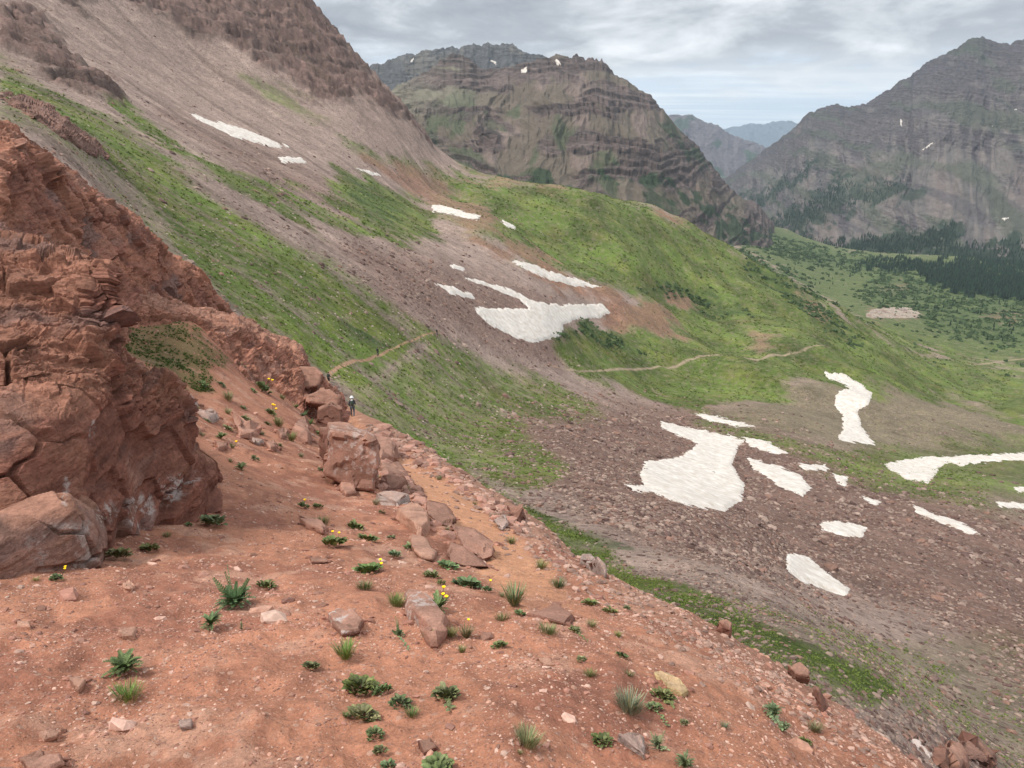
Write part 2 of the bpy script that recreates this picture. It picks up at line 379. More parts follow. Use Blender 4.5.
# streaks down the fall line
ang = math.radians(35); su = base.X*math.cos(ang)+base.Y*math.sin(ang); sv = -base.X*math.sin(ang)+base.Y*math.cos(ang)
p1 = P3(60, 88, 235); p2 = P3(400, 322, 205); dv = (p2-p1)[:2]; dv /= np.linalg.norm(dv)
su = base.X*dv[0]+base.Y*dv[1]; sv = -base.X*dv[1]+base.Y*dv[0]
streak = fbm2(su/120, sv/7, 5, 44, .6)
wG = wG*np.clip(1+.8*(streak+.12)*sstep(520, 420, pxB), 0, 1)
wG *= (1-.85*wR)*(1-cliffB)
val = sstep(1000, 1300, base.R)*sstep(700, 760, pxB)
c_scree = np.array([.32, .235, .195]); c_grass = np.array([.094, .136, .026]); c_dark = np.array([.045, .080, .024]); c_red = np.array([.27, .15, .10]); c_olive = np.array([.17, .145, .085])
c_cliff = np.array([.125, .078, .066]); c_val = np.array([.088, .125, .040]); c_rock = np.array([.190, .116, .090])
def mixc(c, d, w): return c*(1-w[..., None]) + d*w[..., None]
C = np.zeros(base.X.shape+(3,)) + c_scree
wS = cover([(22,1,[(420,425),(560,400),(700,400),(830,440),(1060,535),(1060,700),(900,610),(800,590),(700,570),(600,520),(500,465)]),(14,.8,[(330,225),(420,255),(560,300),(560,370),(440,330),(380,290)]),(14,.6,[(160,110),(300,160),(360,220),(250,185)])], pxB, pyB, rg)
C = mixc(C, c_rock, wS)
C = mixc(C, c_olive, wO*.85)
C = mixc(C, c_red, wR)
gn = fbm2(base.X/45, base.Y/45, 5, 55, .55)
gcol = c_grass*(1+.45*np.clip(gn, -1, 1))[..., None] + np.array([.045, .02, .008])*np.clip(fbm2(base.X/20, base.Y/20, 4, 66)+.15, 0, 1)[..., None]
gcol = mixc(gcol, c_val, val*.8)
w2 = np.clip(wG*(1+.5*pn2(base.X/3, base.Y/3, 99)), 0, 1)
C = C*(1-w2[..., None]) + gcol*w2[..., None]
C = mixc(C, c_dark, np.clip(wD*(.6+.9*pn2(base.X/9, base.Y/9, 98)), 0, 1)*.85)
C = mixc(C, c_cliff*(1+.9*strB)[..., None], cliffB*.85)
C *= (1+.18*streak*sstep(560, 420, pxB))[..., None]
C = mixc(C, np.array([.12, .085, .065]), .55*sstep(560, 250, pxB)*sstep(.25, .6, fbm2(su/160, sv/14, 4, 47))*(1-w2))
FTR = [[(326,382,2.0),(331,372,2.2),(345,364,1.6),(362,360,1.4),(380,355,1.1),(400,346,.8),(420,339,.6),(440,333,.3)],
       [(545,366,.1),(580,371,.7),(640,371,.8),(680,367,.7),(720,362,.7),(758,360,.7),(768,354,.8),(790,352,.3),(830,353,.0)],
       [(965,366,.1),(985,364,.5),(1000,361,.4),(1030,358,.3)]]
trB = np.zeros_like(base.X)
okr = (base.R > 90)
for q in FTR: trB = np.maximum(trB, sstep(-.9, .5, linesd(pxB, pyB, q)+pn2(base.X/4, base.Y/4, 12)*.4)*okr)
C = mixc(C, np.array([.42, .25, .16]), trB*(base.R < 290)); C = mixc(C, np.array([.34, .26, .18]), trB*(base.R >= 290))
maskS = np.clip(1-w2*.75, 0, 1)*(1-trB)*(1-cliffB)     # how stony
base.col = C; base.w2 = w2

# near slope colours
c_dirt = np.array([.38, .172, .106]); c_dirt2 = np.array([.265, .113, .073]); c_tr = np.array([.50, .255, .145])
nn = fbm2(near.X/1.6, near.Y/1.6, 6, 21, .6)
Cn = np.zeros(near.X.shape+(3,)) + c_dirt
Cn = mixc(Cn, c_dirt2, sstep(-.15, .5, nn))
Cn *= (1+.22*fbm2(near.X/4.5, near.Y/4.5, 4, 28))[..., None]; _r = rid2(near.X/.8+near.Y/2.5, near.Y/3, 4, 29); Cn = mixc(Cn, c_dirt2*.8, sstep(.62, .85, _r)*.6)
Cn = mixc(Cn, np.array([.47, .27, .19]), sstep(.25, .7, fbm2(near.X/.9+7, near.Y/.9, 6, 23, .62))*.6)
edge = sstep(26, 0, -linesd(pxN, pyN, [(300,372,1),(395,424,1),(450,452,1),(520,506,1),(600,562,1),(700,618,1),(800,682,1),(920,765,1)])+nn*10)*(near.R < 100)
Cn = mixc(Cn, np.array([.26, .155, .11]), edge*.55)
Cn = mixc(Cn, c_tr, trN*.85)
ng = cover([(8,.9,[(118,322),(160,312),(205,335),(222,362),(205,385),(160,372),(125,345)]),(5,.7,[(330,420),(345,430),(340,445)])], pxN, pyN, fbm2(near.X/1.5, near.Y/1.5, 5, 25, .65)*16)
Cn = mixc(Cn, np.array([.07, .09, .025]), ng*sstep(14, 18, near.R)*.75)
# beyond the brink the near sheet becomes grassy rubble before it dives under the basin
bey = (pyN > -1) & (tN > 30)
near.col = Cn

def mat_ground(name, kind):
    n = NT(name); col = n.attr('Col'); st = n.attr('stony', False)
    if kind == 'near':
        a = n.noise(9, 8, .65); b = n.noise(70, 6, .7); c = n.vor(28, 'F1', 'Color'); cd_ = n.vor(28); c2 = n.vor(95, 'F1', 'Color'); cd2 = n.vor(95)
        col = n.scale(col, n.mr(a, .3, .7, .78, 1.22)); col = n.scale(col, n.mr(b, .3, .7, .72, 1.3))
        sx = n.N.new('ShaderNodeSeparateColor'); n.L.new(c, sx.inputs[0])
        sx2 = n.N.new('ShaderNodeSeparateColor'); n.L.new(c2, sx2.inputs[0])
        f = n.math('MULTIPLY', n.math('GREATER_THAN', sx.outputs[0], .86), n.math('LESS_THAN', cd_, .42))
        col = n.mix(n.math('MULTIPLY', f, .7), col, n.mix(sx.outputs[1], (.52, .33, .25), (.22, .10, .07)))
        f2 = n.math('MULTIPLY', n.math('GREATER_THAN', sx2.outputs[0], .8), n.math('LESS_THAN', cd2, .45))
        col = n.mix(n.math('MULTIPLY', f2, .75), col, n.mix(sx2.outputs[1], (.52, .33, .25), (.16, .07, .05)))
        h = n.math('ADD', n.math('MULTIPLY', b, .5), n.math('MULTIPLY', n.math('SUBTRACT', 1., cd_, True), f))
        h = n.math('ADD', h, n.math('MULTIPLY', n.math('MULTIPLY', n.math('SUBTRACT', 1., cd2, True), f2), .4))
        nr = n.bump(h, .012, 1.); nr = n.bump(a, .04, .8, nr)
    else:
        m_ = n.noise(.06, 9, .72); col = n.scale(col, n.mr(m_, .35, .65, .76, 1.24)); a = n.noise(.35, 8, .65); b = n.noise(2.2, 6, .7); v = n.vor(1.3, 'F1', 'Color'); vd = n.vor(1.3)
        col = n.scale(col, n.mr(a, .3, .7, .74, 1.28)); col = n.scale(col, n.mr(b, .3, .7, .7, 1.32))
        sx = n.N.new('ShaderNodeSeparateColor'); n.L.new(v, sx.inputs[0])
        f = n.math('MULTIPLY', n.math('GREATER_THAN', sx.outputs[0], .62), n.math('LESS_THAN', vd, .5))
        fs = n.math('MULTIPLY', f, n.math('MULTIPLY', n.math('ADD', st, .12), .8))
        col = n.mix(fs, col, n.mix(sx.outputs[1], (.09, .05, .04), (.36, .27, .23)))
        h = n.math('ADD', b, n.math('MULTIPLY', n.math('SUBTRACT', 1., vd), f))
        nr = n.bump(h, .35, .9); nr = n.bump(a, 1.2, .8, nr)
    return n.done(col, nr)
M_near = mat_ground('dirt_ground', 'near'); M_base = mat_ground('slope_ground', 'base')

def put_sheet(s, names, facemask, mat, stony):
    V = s.P().reshape(-1, 3); F = gridF(s.na, s.nr)
    px, py, t = toPX(V); Cc = s.col.reshape(-1, 3); st = stony.ravel()
    for nm, m in zip(names, facemask):
        sel = F[m[F].sum(1) >= 2] if nm != names[0] else F[m[F].sum(1) > 2]
        ids = np.unique(sel); remap = np.zeros(len(V), np.int64); remap[ids] = np.arange(len(ids))
        if len(sel) == 0: continue
        o = mk(nm, V[ids], remap[sel], mat, cols=Cc[ids], attrs={'stony': st[ids]}); tag(o, kind='structure')
tn = (trN > .5).ravel(); tb = (trB > .45).ravel()
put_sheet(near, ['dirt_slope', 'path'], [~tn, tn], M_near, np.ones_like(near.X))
put_sheet(base, ['hillside', 'path'], [~tb, tb], M_base, maskS)
print('sheets ok')
# ------------------------------------------------------------------ far mountains
def interp_poly(pts, px):
    p = np.array(pts, float); return np.interp(px, p[:, 0], p[:, 1]), np.interp(px, p[:, 0], p[:, 2])
class Mount:
    def __init__(s, crest, foot, px0, px1, nu, nv, seed, strike, gully, terr, prof=1.12, jag=1.0, rb=55, rv=.55, tf=.6, dip=.03):
        px = np.linspace(px0, px1, nu)
        cy, ct = interp_poly(crest, px); fy, ft = interp_poly(foot, px)
        cy = cy + jag*(fbm2(px/14., px*0, 5, seed, .65)*1.9 - 1.2*np.abs(pn2(px/5., px*0+3, seed+1)))
        c = P3(px, cy, ct); f = P3(px, fy, ft)
        v = np.linspace(0, 1, nv)[None, :]
        P = f[:, None]*(1-v[..., None]) + c[:, None]*v[..., None]
        P[..., 2] = f[:, None, 2] + (c[:, None, 2]-f[:, None, 2])*v**prof
        # along the strike and down the slope
        L = np.r_[0, np.cumsum(np.linalg.norm(np.diff(c[:, :2], axis=0), axis=1))][:, None]*np.ones_like(v)
        H = np.linalg.norm(c-f, axis=1)[:, None]
        out = (f-c); out[:, 2] = 0; out /= np.linalg.norm(out, axis=1)[:, None]
        x, y, z = P[..., 0], P[..., 1], P[..., 2]
        wv = fbm2(L/strike/2, v*H/strike/2, 3, seed+3)*.35
        g = rid2(L/strike + wv, v*H/strike/5, 5, seed+5, .55)
        g2 = rid2(L/strike*4 + wv*2, v*H/strike, 4, seed+6, .55)
        amp = np.sin(np.clip(v, 0, 1)*np.pi*.93)**.7
        d = amp*(gully*g + gully*.34*g2)
        P += out[:, None]*d[..., None]*.8; P[..., 2] += d*.45
        bands = terr[1]*fbm2(L/220, P[..., 2]/120, 4, seed+9)*terr[0]*1.6
        zz = P[..., 2] + dip*L + bands
        rock = sstep(-.10, .20, fbm2(L/420+3, zz/rb, 4, seed+20, .55)*.9 + rv*(v-.5) + .35*(g-.25) + .2*fbm2(L/60, v*6, 3, seed+21))
        tz = terrace(zz, terr[0], .18)+.4*terrace(zz+7, terr[0]/3.1, .2)
        P[..., 2] += rock*tz*tf*amp**.5; P += out[:, None]*(rock*fbm2(L/25, zz/14, 4, seed+25)*gully*.10*amp)[..., None]
        li = zz/(terr[0]*.30)+.5*fbm2(L/90, zz/40, 3, seed+31); kk = np.floor(li).astype(np.int64); s.lay = _g2[_h(kk, 5, 1, seed)][..., 0]-.5
        # far side
        nb = 40; vb = np.linspace(0.04, 1, nb)[None, :, None]
        B = P[:, -1:, :] - out[:, None]*vb*np.linalg.norm(c-f, axis=1)[:, None, None]*1.0
        B[..., 2] = P[:, -1:, 2] - vb[..., 0]*(P[:, -1:, 2]-f[:, None, 2])
        d = fbm2(B[..., 0]/200, B[..., 1]/200, 4, seed)*40*np.sin(vb[..., 0]*np.pi); B[..., 2] += d
        s.P0 = np.concatenate([P, B], 1); s.nv = nv; s.v = np.concatenate([np.ones((nu, 1))*v, np.ones((nu, nb))], 1)
        pad = lambda q: np.concatenate([q, np.repeat(q[:, -1:], nb, 1)], 1)
        s.L, s.g, s.rock, s.zz, s.d2 = pad(L*np.ones_like(v)), pad(g), pad(rock), pad(zz), pad(g2)
        s.lay = pad(s.lay); s.px, s.py, s.t = toPX(s.P0)
    def mesh(s, name, col, mat):
        F = gridF(*s.P0.shape[:2]); o = mk(name, s.P0.reshape(-1, 3), F, mat, cols=col.reshape(-1, 3), attrs={'stony': s.rock.ravel()})
        tag(o, kind='structure'); return o
def mat_mount(name, sc):
    n = NT(name); col = n.attr('Col'); st = n.attr('stony', False)
    a = n.noise(.02*sc, 10, .65); b = n.noise(.06*sc, 8, .75, scl=(.6, .6, 3.0)); c = n.noise(.25*sc, 4, .7)
    col = n.scale(col, n.mr(a, .3, .7, .78, 1.22))
    f = n.math('MULTIPLY', n.mr(b, .35, .65, -.42, .42), n.math('ADD', st, .25)); col = n.scale(col, n.math('ADD', f, 1.))
    col = n.scale(col, n.mr(c, .3, .7, .86, 1.14))
    nr = n.bump(b, 6/sc, .8); nr = n.bump(a, 10/sc, .6, nr)
    return n.done(col, nr)
M_mt = mat_mount('mountain_rock', 1.0); M_mt2 = mat_mount('far_rock', .5)

central = Mount([(330,110,2300),(375,100,2300),(395,90,2300),(410,82,2300),(432,70,2300),(455,55,2300),(470,62,2300),(482,72,2280),(500,71,2250),(523,66,2200),(540,60,2200),(558,57,2200),(579,59,2200),(602,62,2200),(611,73,2200),(625,82,2200),(639,91,2200),(650,97,2220),(660,110,2240),(668,118,2260),(677,129,2280),(699,150,2350),(712,166,2400),(722,182,2450),(740,198,2500),(755,212,2560),(768,228,2600),(776,246,2640)],
    [(330,215,1750),(430,215,1650),(480,225,1500),(560,232,1400),(620,240,1420),(660,245,1480),(700,262,1600),(740,272,1800),(800,280,2200)], 340, 774, 700, 460, 300, 190, 40, (20, .8), 1.1)
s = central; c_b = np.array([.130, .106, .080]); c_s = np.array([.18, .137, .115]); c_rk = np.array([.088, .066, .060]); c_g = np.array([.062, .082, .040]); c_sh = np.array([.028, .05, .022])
C = np.zeros(s.v.shape+(3,)) + c_b
C = mixc(C, c_s, sstep(.1, .5, fbm2(s.L/90, s.v*3, 5, 401)))
gw = sstep(-.02, .30, fbm2(s.L/110, s.v*4, 5, 402) + 1.3*(.30-s.v) + .45*sstep(540, 440, s.px)-.25*(s.g))
C = mixc(C, c_g, gw*.75)
C = mixc(C, np.array([.19, .18, .13]), sstep(500, 450, s.px)*sstep(.55, .8, s.v)*.8)
C = mixc(C, c_rk*(1+1.1*s.lay)[..., None], s.rock*sstep(430, 500, s.px+60*s.v)*.92)
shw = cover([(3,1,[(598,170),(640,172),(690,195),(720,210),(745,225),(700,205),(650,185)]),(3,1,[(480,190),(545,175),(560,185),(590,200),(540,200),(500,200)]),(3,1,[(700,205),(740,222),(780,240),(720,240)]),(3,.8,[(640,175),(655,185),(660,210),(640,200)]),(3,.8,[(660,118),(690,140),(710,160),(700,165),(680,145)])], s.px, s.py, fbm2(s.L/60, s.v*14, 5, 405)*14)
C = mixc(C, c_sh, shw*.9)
central.mesh('mountain', C, M_mt)

back = Mount([(330,90,3200),(362,72,3200),(375,66,3200),(392,60,3200),(410,55,3200),(440,50,3250),(470,47,3300),(490,45,3300),(500,46,3300),(512,44,3300),(521,52,3300),(530,55,3300),(545,58,3300),(570,70,3300),(640,110,3300)],
    [(330,170,2700),(640,180,2700)], 335, 620, 420, 240, 330, 150, 40, (22, 1.0), 1.05)
C = np.zeros(back.v.shape+(3,)) + np.array([.085, .085, .085]); C = mixc(C, np.array([.13, .12, .105]), sstep(0, .5, fbm2(back.L/150, back.v*5, 5, 411))*.8)
back.mesh('mountain', C, M_mt)

right = Mount([(700,205,6000),(724,180,5600),(740,168,5300),(766,150,4900),(780,139,4700),(794,129,4500),(803,119,4400),(810,114,4300),(822,109,4250),(836,104,4200),(840,106,4180),(845,108,4150),(864,106,4100),(878,96,4000),(896,85,3900),(905,81,3850),(910,78,3850),(914,72,3800),(928,62,3750),(942,56,3700),(956,50,3650),(966,43,3600),(977,38,3600),(987,41,3600),(998,43,3550),(1010,45,3500),(1016,42,3500),(1024,41,3500),(1060,36,3450),(1120,50,3400),(1250,40,3300)],
    [(700,230,4400),(724,222,4200),(760,240,3300),(800,252,2800),(830,262,2500),(880,268,2300),(930,268,2200),(1000,262,2150),(1060,260,2100),(1250,260,2000)], 700, 1200, 760, 480, 500, 210, 42, (14, .8), 1.15, 1.0, rb=80, rv=1.3, tf=.5, dip=.16)
s = right; C = np.zeros(s.v.shape+(3,)) + np.array([.105, .096, .090])
C = mixc(C, np.array([.145, .118, .108]), sstep(-.1, .5, fbm2(s.L/140, s.v*3, 5, 421)+.5*(.35-s.v)))
C = mixc(C, np.array([.070, .059, .063])*(1+.7*s.lay)[..., None], s.rock*.85)
chs = sstep(.25, .6, rid2(s.L/70+.6*fbm2(s.L/200, s.v*3, 3, 450), s.v*1.2, 4, 451)); C = mixc(C, np.array([.19, .165, .145]), chs*.5*sstep(.95, .5, s.v))
dg = s.L-s.v*900; dv_ = s.L*.6+s.v*1100
C = mixc(C, np.array([.07, .062, .066]), sstep(.0, .5, fbm2(dg/700, dv_/90, 5, 423, .6))*.6)
gw = sstep(.05, .45, fbm2(dg/600, dv_/170, 5, 422) + .35*(.55-s.v)); C = mixc(C, np.array([.065, .078, .05]), gw*.6)
fw = cover([(4,1,[(724,190),(760,215),(800,235),(880,250),(1060,240),(1060,275),(860,275),(760,245)]),(4,.9,[(735,200),(760,195),(790,178),(815,162),(800,178),(780,195),(760,208)]),(4,.9,[(770,225),(800,205),(835,180),(850,182),(830,205),(815,225),(790,232)]),(4,.8,[(780,215),(830,190),(900,180),(920,190),(860,205),(820,225)]),(4,.9,[(830,245),(900,235),(940,225),(970,230),(930,250),(900,258)])], s.px, s.py, fbm2(s.L/90, s.v*16, 6, 425, .6)*16)
C = mixc(C, np.array([.022, .038, .022]), fw*.93)
right.mesh('mountain', C, M_mt)

far = Mount([(640,125,9000),(660,117,9000),(671,116,9000),(685,117,9000),(699,120,9000),(720,129,9000),(734,138,9000),(748,142,9000),(762,147,9000),(790,170,9000)],
    [(640,200,7600),(790,215,7600)], 640, 790, 170, 160, 600, 700, 150, (60, 1.0), 1.05, .8)
C = np.zeros(far.v.shape+(3,)) + np.array([.12, .10, .105]); C = mixc(C, np.array([.05, .07, .045]), sstep(0, .3, .8*(.5-far.v)+fbm2(far.L/400, far.v*4, 4, 431)))
far.mesh('mountain', C, M_mt2)
farthest = Mount([(700,134,16000),(724,130,16000),(748,126,16000),(762,125,16000),(770,124,16000),(789,122,16000),(794,125,16000),(840,122,16000),(900,126,16000)],
    [(700,150,13000),(900,150,13000)], 700, 900, 200, 60, 700, 2000, 250, (100, 1.0), 1.05, .5)
C = np.zeros(farthest.v.shape+(3,)) + np.array([.14, .17, .20]); farthest.mesh('hills', C, M_mt2)  # pale blue of distant haze painted into the base colour, besides the haze box
# plain that carries everything out to the horizon
g = tag(mk('ground', [(-60000,-3000,-480),(60000,-3000,-480),(60000,60000,-480),(-60000,60000,-480)], [(0,1,2,3)], M_mt2, cols=np.array([[.07,.085,.055]]*4)), kind='structure')
g.data.vertices.foreach_set('co', np.array([(-16800,-200,-480),(16800,-200,-480),(16800,16800,-480),(-16800,16800,-480)], float).ravel())

# ------------------------------------------------------------------ snow patches
nS = NT('old_snow'); a1 = nS.noise(.5, 8, .6); a2 = nS.noise(4, 5, .7)
colS = nS.mix(nS.mr(a1, .35, .7), (.70, .66, .61), (.50, .43, .36)); colS = nS.scale(colS, nS.mr(a2, .3, .7, .9, 1.06))
nS.b.inputs['Roughness'].default_value = .7
M_snow = nS.done(colS, nS.bump(nS.noise(.7, 3, .5), .16, .7, nS.bump(a2, .03, .5)))
def snow(s, poly, label, rough=1.5, lift=.35, grp='old snow patches left on the slopes'):
    p = np.array(poly, float); H = []
    for i in range(len(p)):
        h = s.hit(*p[i])
        if h is not None: H.append(h)
    if len(H) < 3: print('snow miss', label); return
    H = np.array(H); az = np.arctan2(H[:, 0], H[:, 1]); lr = np.log(np.hypot(H[:, 0], H[:, 1]))
    t0 = np.median(np.hypot(H[:, 0], H[:, 1]))
    m = .006; a0, a1_, l0, l1 = az.min()-m, az.max()+m, lr.min()-.02, lr.max()+.02
    na = int(min(420, max(40, (a1_-a0)/.0005))); nl = int(min(420, max(40, (l1-l0)/.002)))
    A, Lr = np.meshgrid(np.linspace(a0, a1_, na), np.linspace(l0, l1, nl), indexing='ij'); R = np.exp(Lr)
    X, Y = R*np.sin(A), R*np.cos(A); Z = s.zat(X, Y); px, py, t = toPX(np.stack([X, Y, Z], -1))
    k = t0/300
    sd = polysd(px, py, poly) + (fbm2(X/(6*k), Y/(6*k), 6, 501, .7)*rough + fbm2(X/(1.6*k), Y/(1.6*k), 3, 511, .6)*.35)
    sdm = sd*t/FPX
    Z2 = Z + np.clip(sdm*.5, -.25*k-.1, lift*k+.12) + np.clip(sdm, 0, 3)*.06*fbm2(X/4, Y/4, 3, 505)
    F = gridF(na, nl); keep = (sd.ravel()[F] > -2.0).any(1); F = F[keep]
    ids = np.unique(F); rm = np.zeros(na*nl, np.int64); rm[ids] = np.arange(len(ids))
    o = mk('snow_patch', np.stack([X, Y, Z2], -1).reshape(-1, 3)[ids], rm[F], M_snow)
    tag(o, label, 'snow patch', grp); return o
SN = [([(190,113),(215,121),(250,131),(288,147),(270,147),(235,137),(205,123)],'long white snow streak slanting across the upper brown scree of the left mountainside'),
 ([(276,156),(300,158),(306,163),(282,162)],'small snow patch just below the long streak on the left mountainside'),
 ([(357,168),(370,171),(382,176),(370,175)],'tiny snow sliver above the dark green hollow, right of the scree slope'),
 ([(431,205),(440,205),(458,210),(481,216),(478,220),(455,216),(433,211)],'narrow snow patch on brown ground beneath the pale rock step of the green ridge'),
 ([(502,221),(516,226),(515,229),(506,227)],'very small snow spot right of the narrow patch under the green ridge'),
 ([(511,261),(530,263),(552,272),(580,280),(601,287),(575,286),(550,280),(525,269)],'thin wavy snow band along the red cutting on the green ridge'),
 ([(436,283),(450,286),(472,294),(474,299),(450,294)],'slim snow tongue at the left end of the big middle snowfield'),
 ([(465,278),(485,281),(520,293),(530,300),(560,305),(600,304),(611,312),(600,318),(575,319),(563,326),(560,337),(535,342),(520,340),(495,328),(478,315),(474,307),(500,309),(528,308),(520,299),(490,288)],'big branching snowfield above the far end of the red trail'),
 ([(450,265),(465,267),(464,270),(453,269)],'tiny snow fleck above the big middle snowfield'),
 ([(825,372),(845,374),(862,385),(872,393),(868,404),(858,410),(862,428),(875,445),(838,440),(843,428),(842,415),(834,405),(838,392),(850,388),(838,381),(828,379)],'tall S-shaped snow patch in the brown gully of the basin'),
 ([(885,464),(905,459),(930,457),(1040,452),(1040,459),(975,463),(962,465),(950,463),(940,467),(928,484),(905,478),(890,470)],'hooked snow strip running out at the right side beyond the rubble crest'),
 ([(660,422),(700,430),(735,437),(745,440),(738,447),(732,465),(745,485),(742,500),(725,511),(700,508),(670,500),(645,488),(640,475),(645,462),(680,457),(698,444),(680,436),(662,428)],'largest ragged snowfield in the middle of the dark red rubble'),
 ([(748,458),(775,465),(800,475),(811,488),(803,496),(780,488),(765,475),(752,468)],'rounded snow patch right beside the largest ragged snowfield'),
 ([(797,463),(825,465),(829,470),(805,470)],'small flat snow patch above the rounded one on the rubble crest'),
 ([(833,474),(848,478),(846,488),(838,484)],'little broken snow bit at the crest of the rubble'),
 ([(692,412),(720,417),(756,427),(740,427),(710,421)],'thin snow sliver above the largest ragged snowfield'),
 ([(742,436),(770,443),(788,453),(775,454),(750,446)],'narrow snow tail stretching right from the top of the largest ragged snowfield'),
 ([(821,523),(840,521),(868,527),(862,538),(840,535),(822,530)],'small oval snow patch alone in the lower rubble'),
 ([(787,553),(805,555),(830,575),(850,588),(847,597),(825,590),(800,580),(786,570)],'lowest slanting snow patch in the rubble above the green strip'),
 ([(913,505),(930,512),(960,522),(982,533),(970,534),(940,523),(915,512)],'long straight snow streak slanting at the right of the rubble'),
 ([(996,502),(1035,503),(1035,509),(1000,507)],'thin snow strip at the right side beside brown tundra'),
 ([(1014,487),(1040,487),(1040,493),(1018,492)],'short snow dash at the right side, above the thin strip'),
 ([(862,496),(882,502),(876,505),(864,500)],'tiny snow scrap between the rounded patch and the slanting streak'),
 ([(625,484),(650,487),(655,492),(635,492)],'small ragged snow fringe at the left foot of the largest snowfield')]
for poly, lab in SN: snow(base, poly, lab)
def biggest(F):
    par = {}
    def fd(a):
        while par.setdefault(a, a) != a: par[a] = par[par[a]]; a = par[a]
        return a
    for f in F.tolist():
        r = fd(f[0])
        for q in f[1:]: par[fd(q)] = r
    rt = np.array([fd(f[0]) for f in F.tolist()]); u, n = np.unique(rt, return_counts=True); return F[rt == u[n.argmax()]]
def msnow(m, poly, label):
    sd = polysd(m.px, m.py, poly) + fbm2(m.L/20, m.v*60, 3, 77)*.5; ok = (m.v < 1)|True
    F = gridF(*m.P0.shape[:2]); keep = (sd.ravel()[F] > -.1).all(1); F = F[keep]
    if len(F) == 0: print('msnow miss', label); return
    F = biggest(F)
    ids = np.unique(F); rm = np.zeros(m.v.size, np.int64); rm[ids] = np.arange(len(ids))
    V = m.P0.reshape(-1, 3)[ids].copy(); dirc = -V/np.linalg.norm(V, axis=1)[:, None]
    lift = np.clip(sd.ravel()[ids]*5+1, -1, 4); V[:, 2] += lift; V[:, 0] *= 1; V += dirc*lift[:, None]*.6
    tag(mk('snow_patch', V, rm[F], M_snow), label, 'snow patch', 'snow scraps high on the mountains')
msnow(central, [(554,59),(558,60),(562,66),(557,66)], 'snow spot just under the summit of the layered middle mountain')
msnow(central, [(521,70),(527,68),(527,74),(521,74)], 'snow spot on the left shoulder of the layered middle mountain')
msnow(back, [(414,56),(417,55),(412,64),(410,63)], 'snow streak in a gully of the dark peak under the cloud')
msnow(back, [(490,60),(497,62),(496,65),(490,62)], 'snow fleck on the dark peak above the pale ridge')
msnow(right, [(900,118),(902,120),(902,127),(900,125)], 'short upright snow streak high on the grey mountain across the valley')
msnow(right, [(922,150),(930,144.4),(935,141),(932,145),(924,150.4)], 'slanting snow streak in the middle of the grey mountain across the valley')
msnow(right, [(992,126),(996,125),(995,127),(992,128)], 'small snow fleck beneath the summit of the grey mountain across the valley')
msnow(right, [(1011,111),(1018,108),(1016,111)], 'topmost snow fleck on the grey mountain across the valley')
msnow(right, [(1000,219),(1010,218),(1004,222)], 'low snow dash on the purple scree of the grey mountain across the valley')

# ------------------------------------------------------------------ haze: one closed box of even air
HZ = NT('haze_air'); HZ.N.remove(HZ.b); pv = HZ.N.new('ShaderNodeVolumePrincipled')
pv.inputs['Color'].default_value = (.68, .84, 1, 1); pv.inputs['Density'].default_value = 4.2e-5; pv.inputs['Anisotropy'].default_value = .2
HZ.L.new(pv.outputs[0], HZ.N['Material Output'].inputs['Volume'])
x0, x1, y0, y1, z0, z1 = -17000, 17000, -300, 17000, -482, 470
V = [(x, y, z) for x in (x0, x1) for y in (y0, y1) for z in (z0, z1)]
tag(mk('haze', V, [(0,1,3,2),(4,6,7,5),(0,4,5,1),(2,3,7,6),(0,2,6,4),(1,5,7,3)], HZ.m, smooth=False), kind='stuff')
print('max z', central.P0[...,2].max(), right.P0[...,2].max(), back.P0[...,2].max(), far.P0[...,2].max(), farthest.P0[...,2].max(), base.Z.max(), base.Z.min())
# ------------------------------------------------------------------ rock outcrops and boulders
def catmull(A, n, axis):
    A = np.moveaxis(np.asarray(A, float), axis, 0); m = len(A)
    u = np.linspace(0, m-1-1e-6, n); i = u.astype(int); f = (u-i).reshape((-1,)+(1,)*(A.ndim-1))
    g = lambda k: A[np.clip(k, 0, m-1)]
    p0, p1, p2, p3 = g(i-1), g(i), g(i+1), g(i+2)
    r = .5*(2*p1+(p2-p0)*f+(2*p0-5*p1+4*p2-p3)*f*f+(3*p1-p0-3*p2+p3)*f**3)
    return np.moveaxis(r, 0, axis)
def lerpg(A, n, axis):
    A = np.moveaxis(np.asarray(A, float), axis, 0); m = len(A)
    u = np.linspace(0, m-1-1e-6, n); i = u.astype(int); f = (u-i).reshape((-1,)+(1,)*(A.ndim-1))
    return np.moveaxis(A[i]*(1-f)+A[i+1]*f, 0, axis)
def gnormal(P):
    du = np.gradient(P, axis=0); dv = np.gradient(P, axis=1); n = np.cross(du, dv); l = np.linalg.norm(n, axis=-1, keepdims=True)
    return n/np.maximum(l, 1e-12)
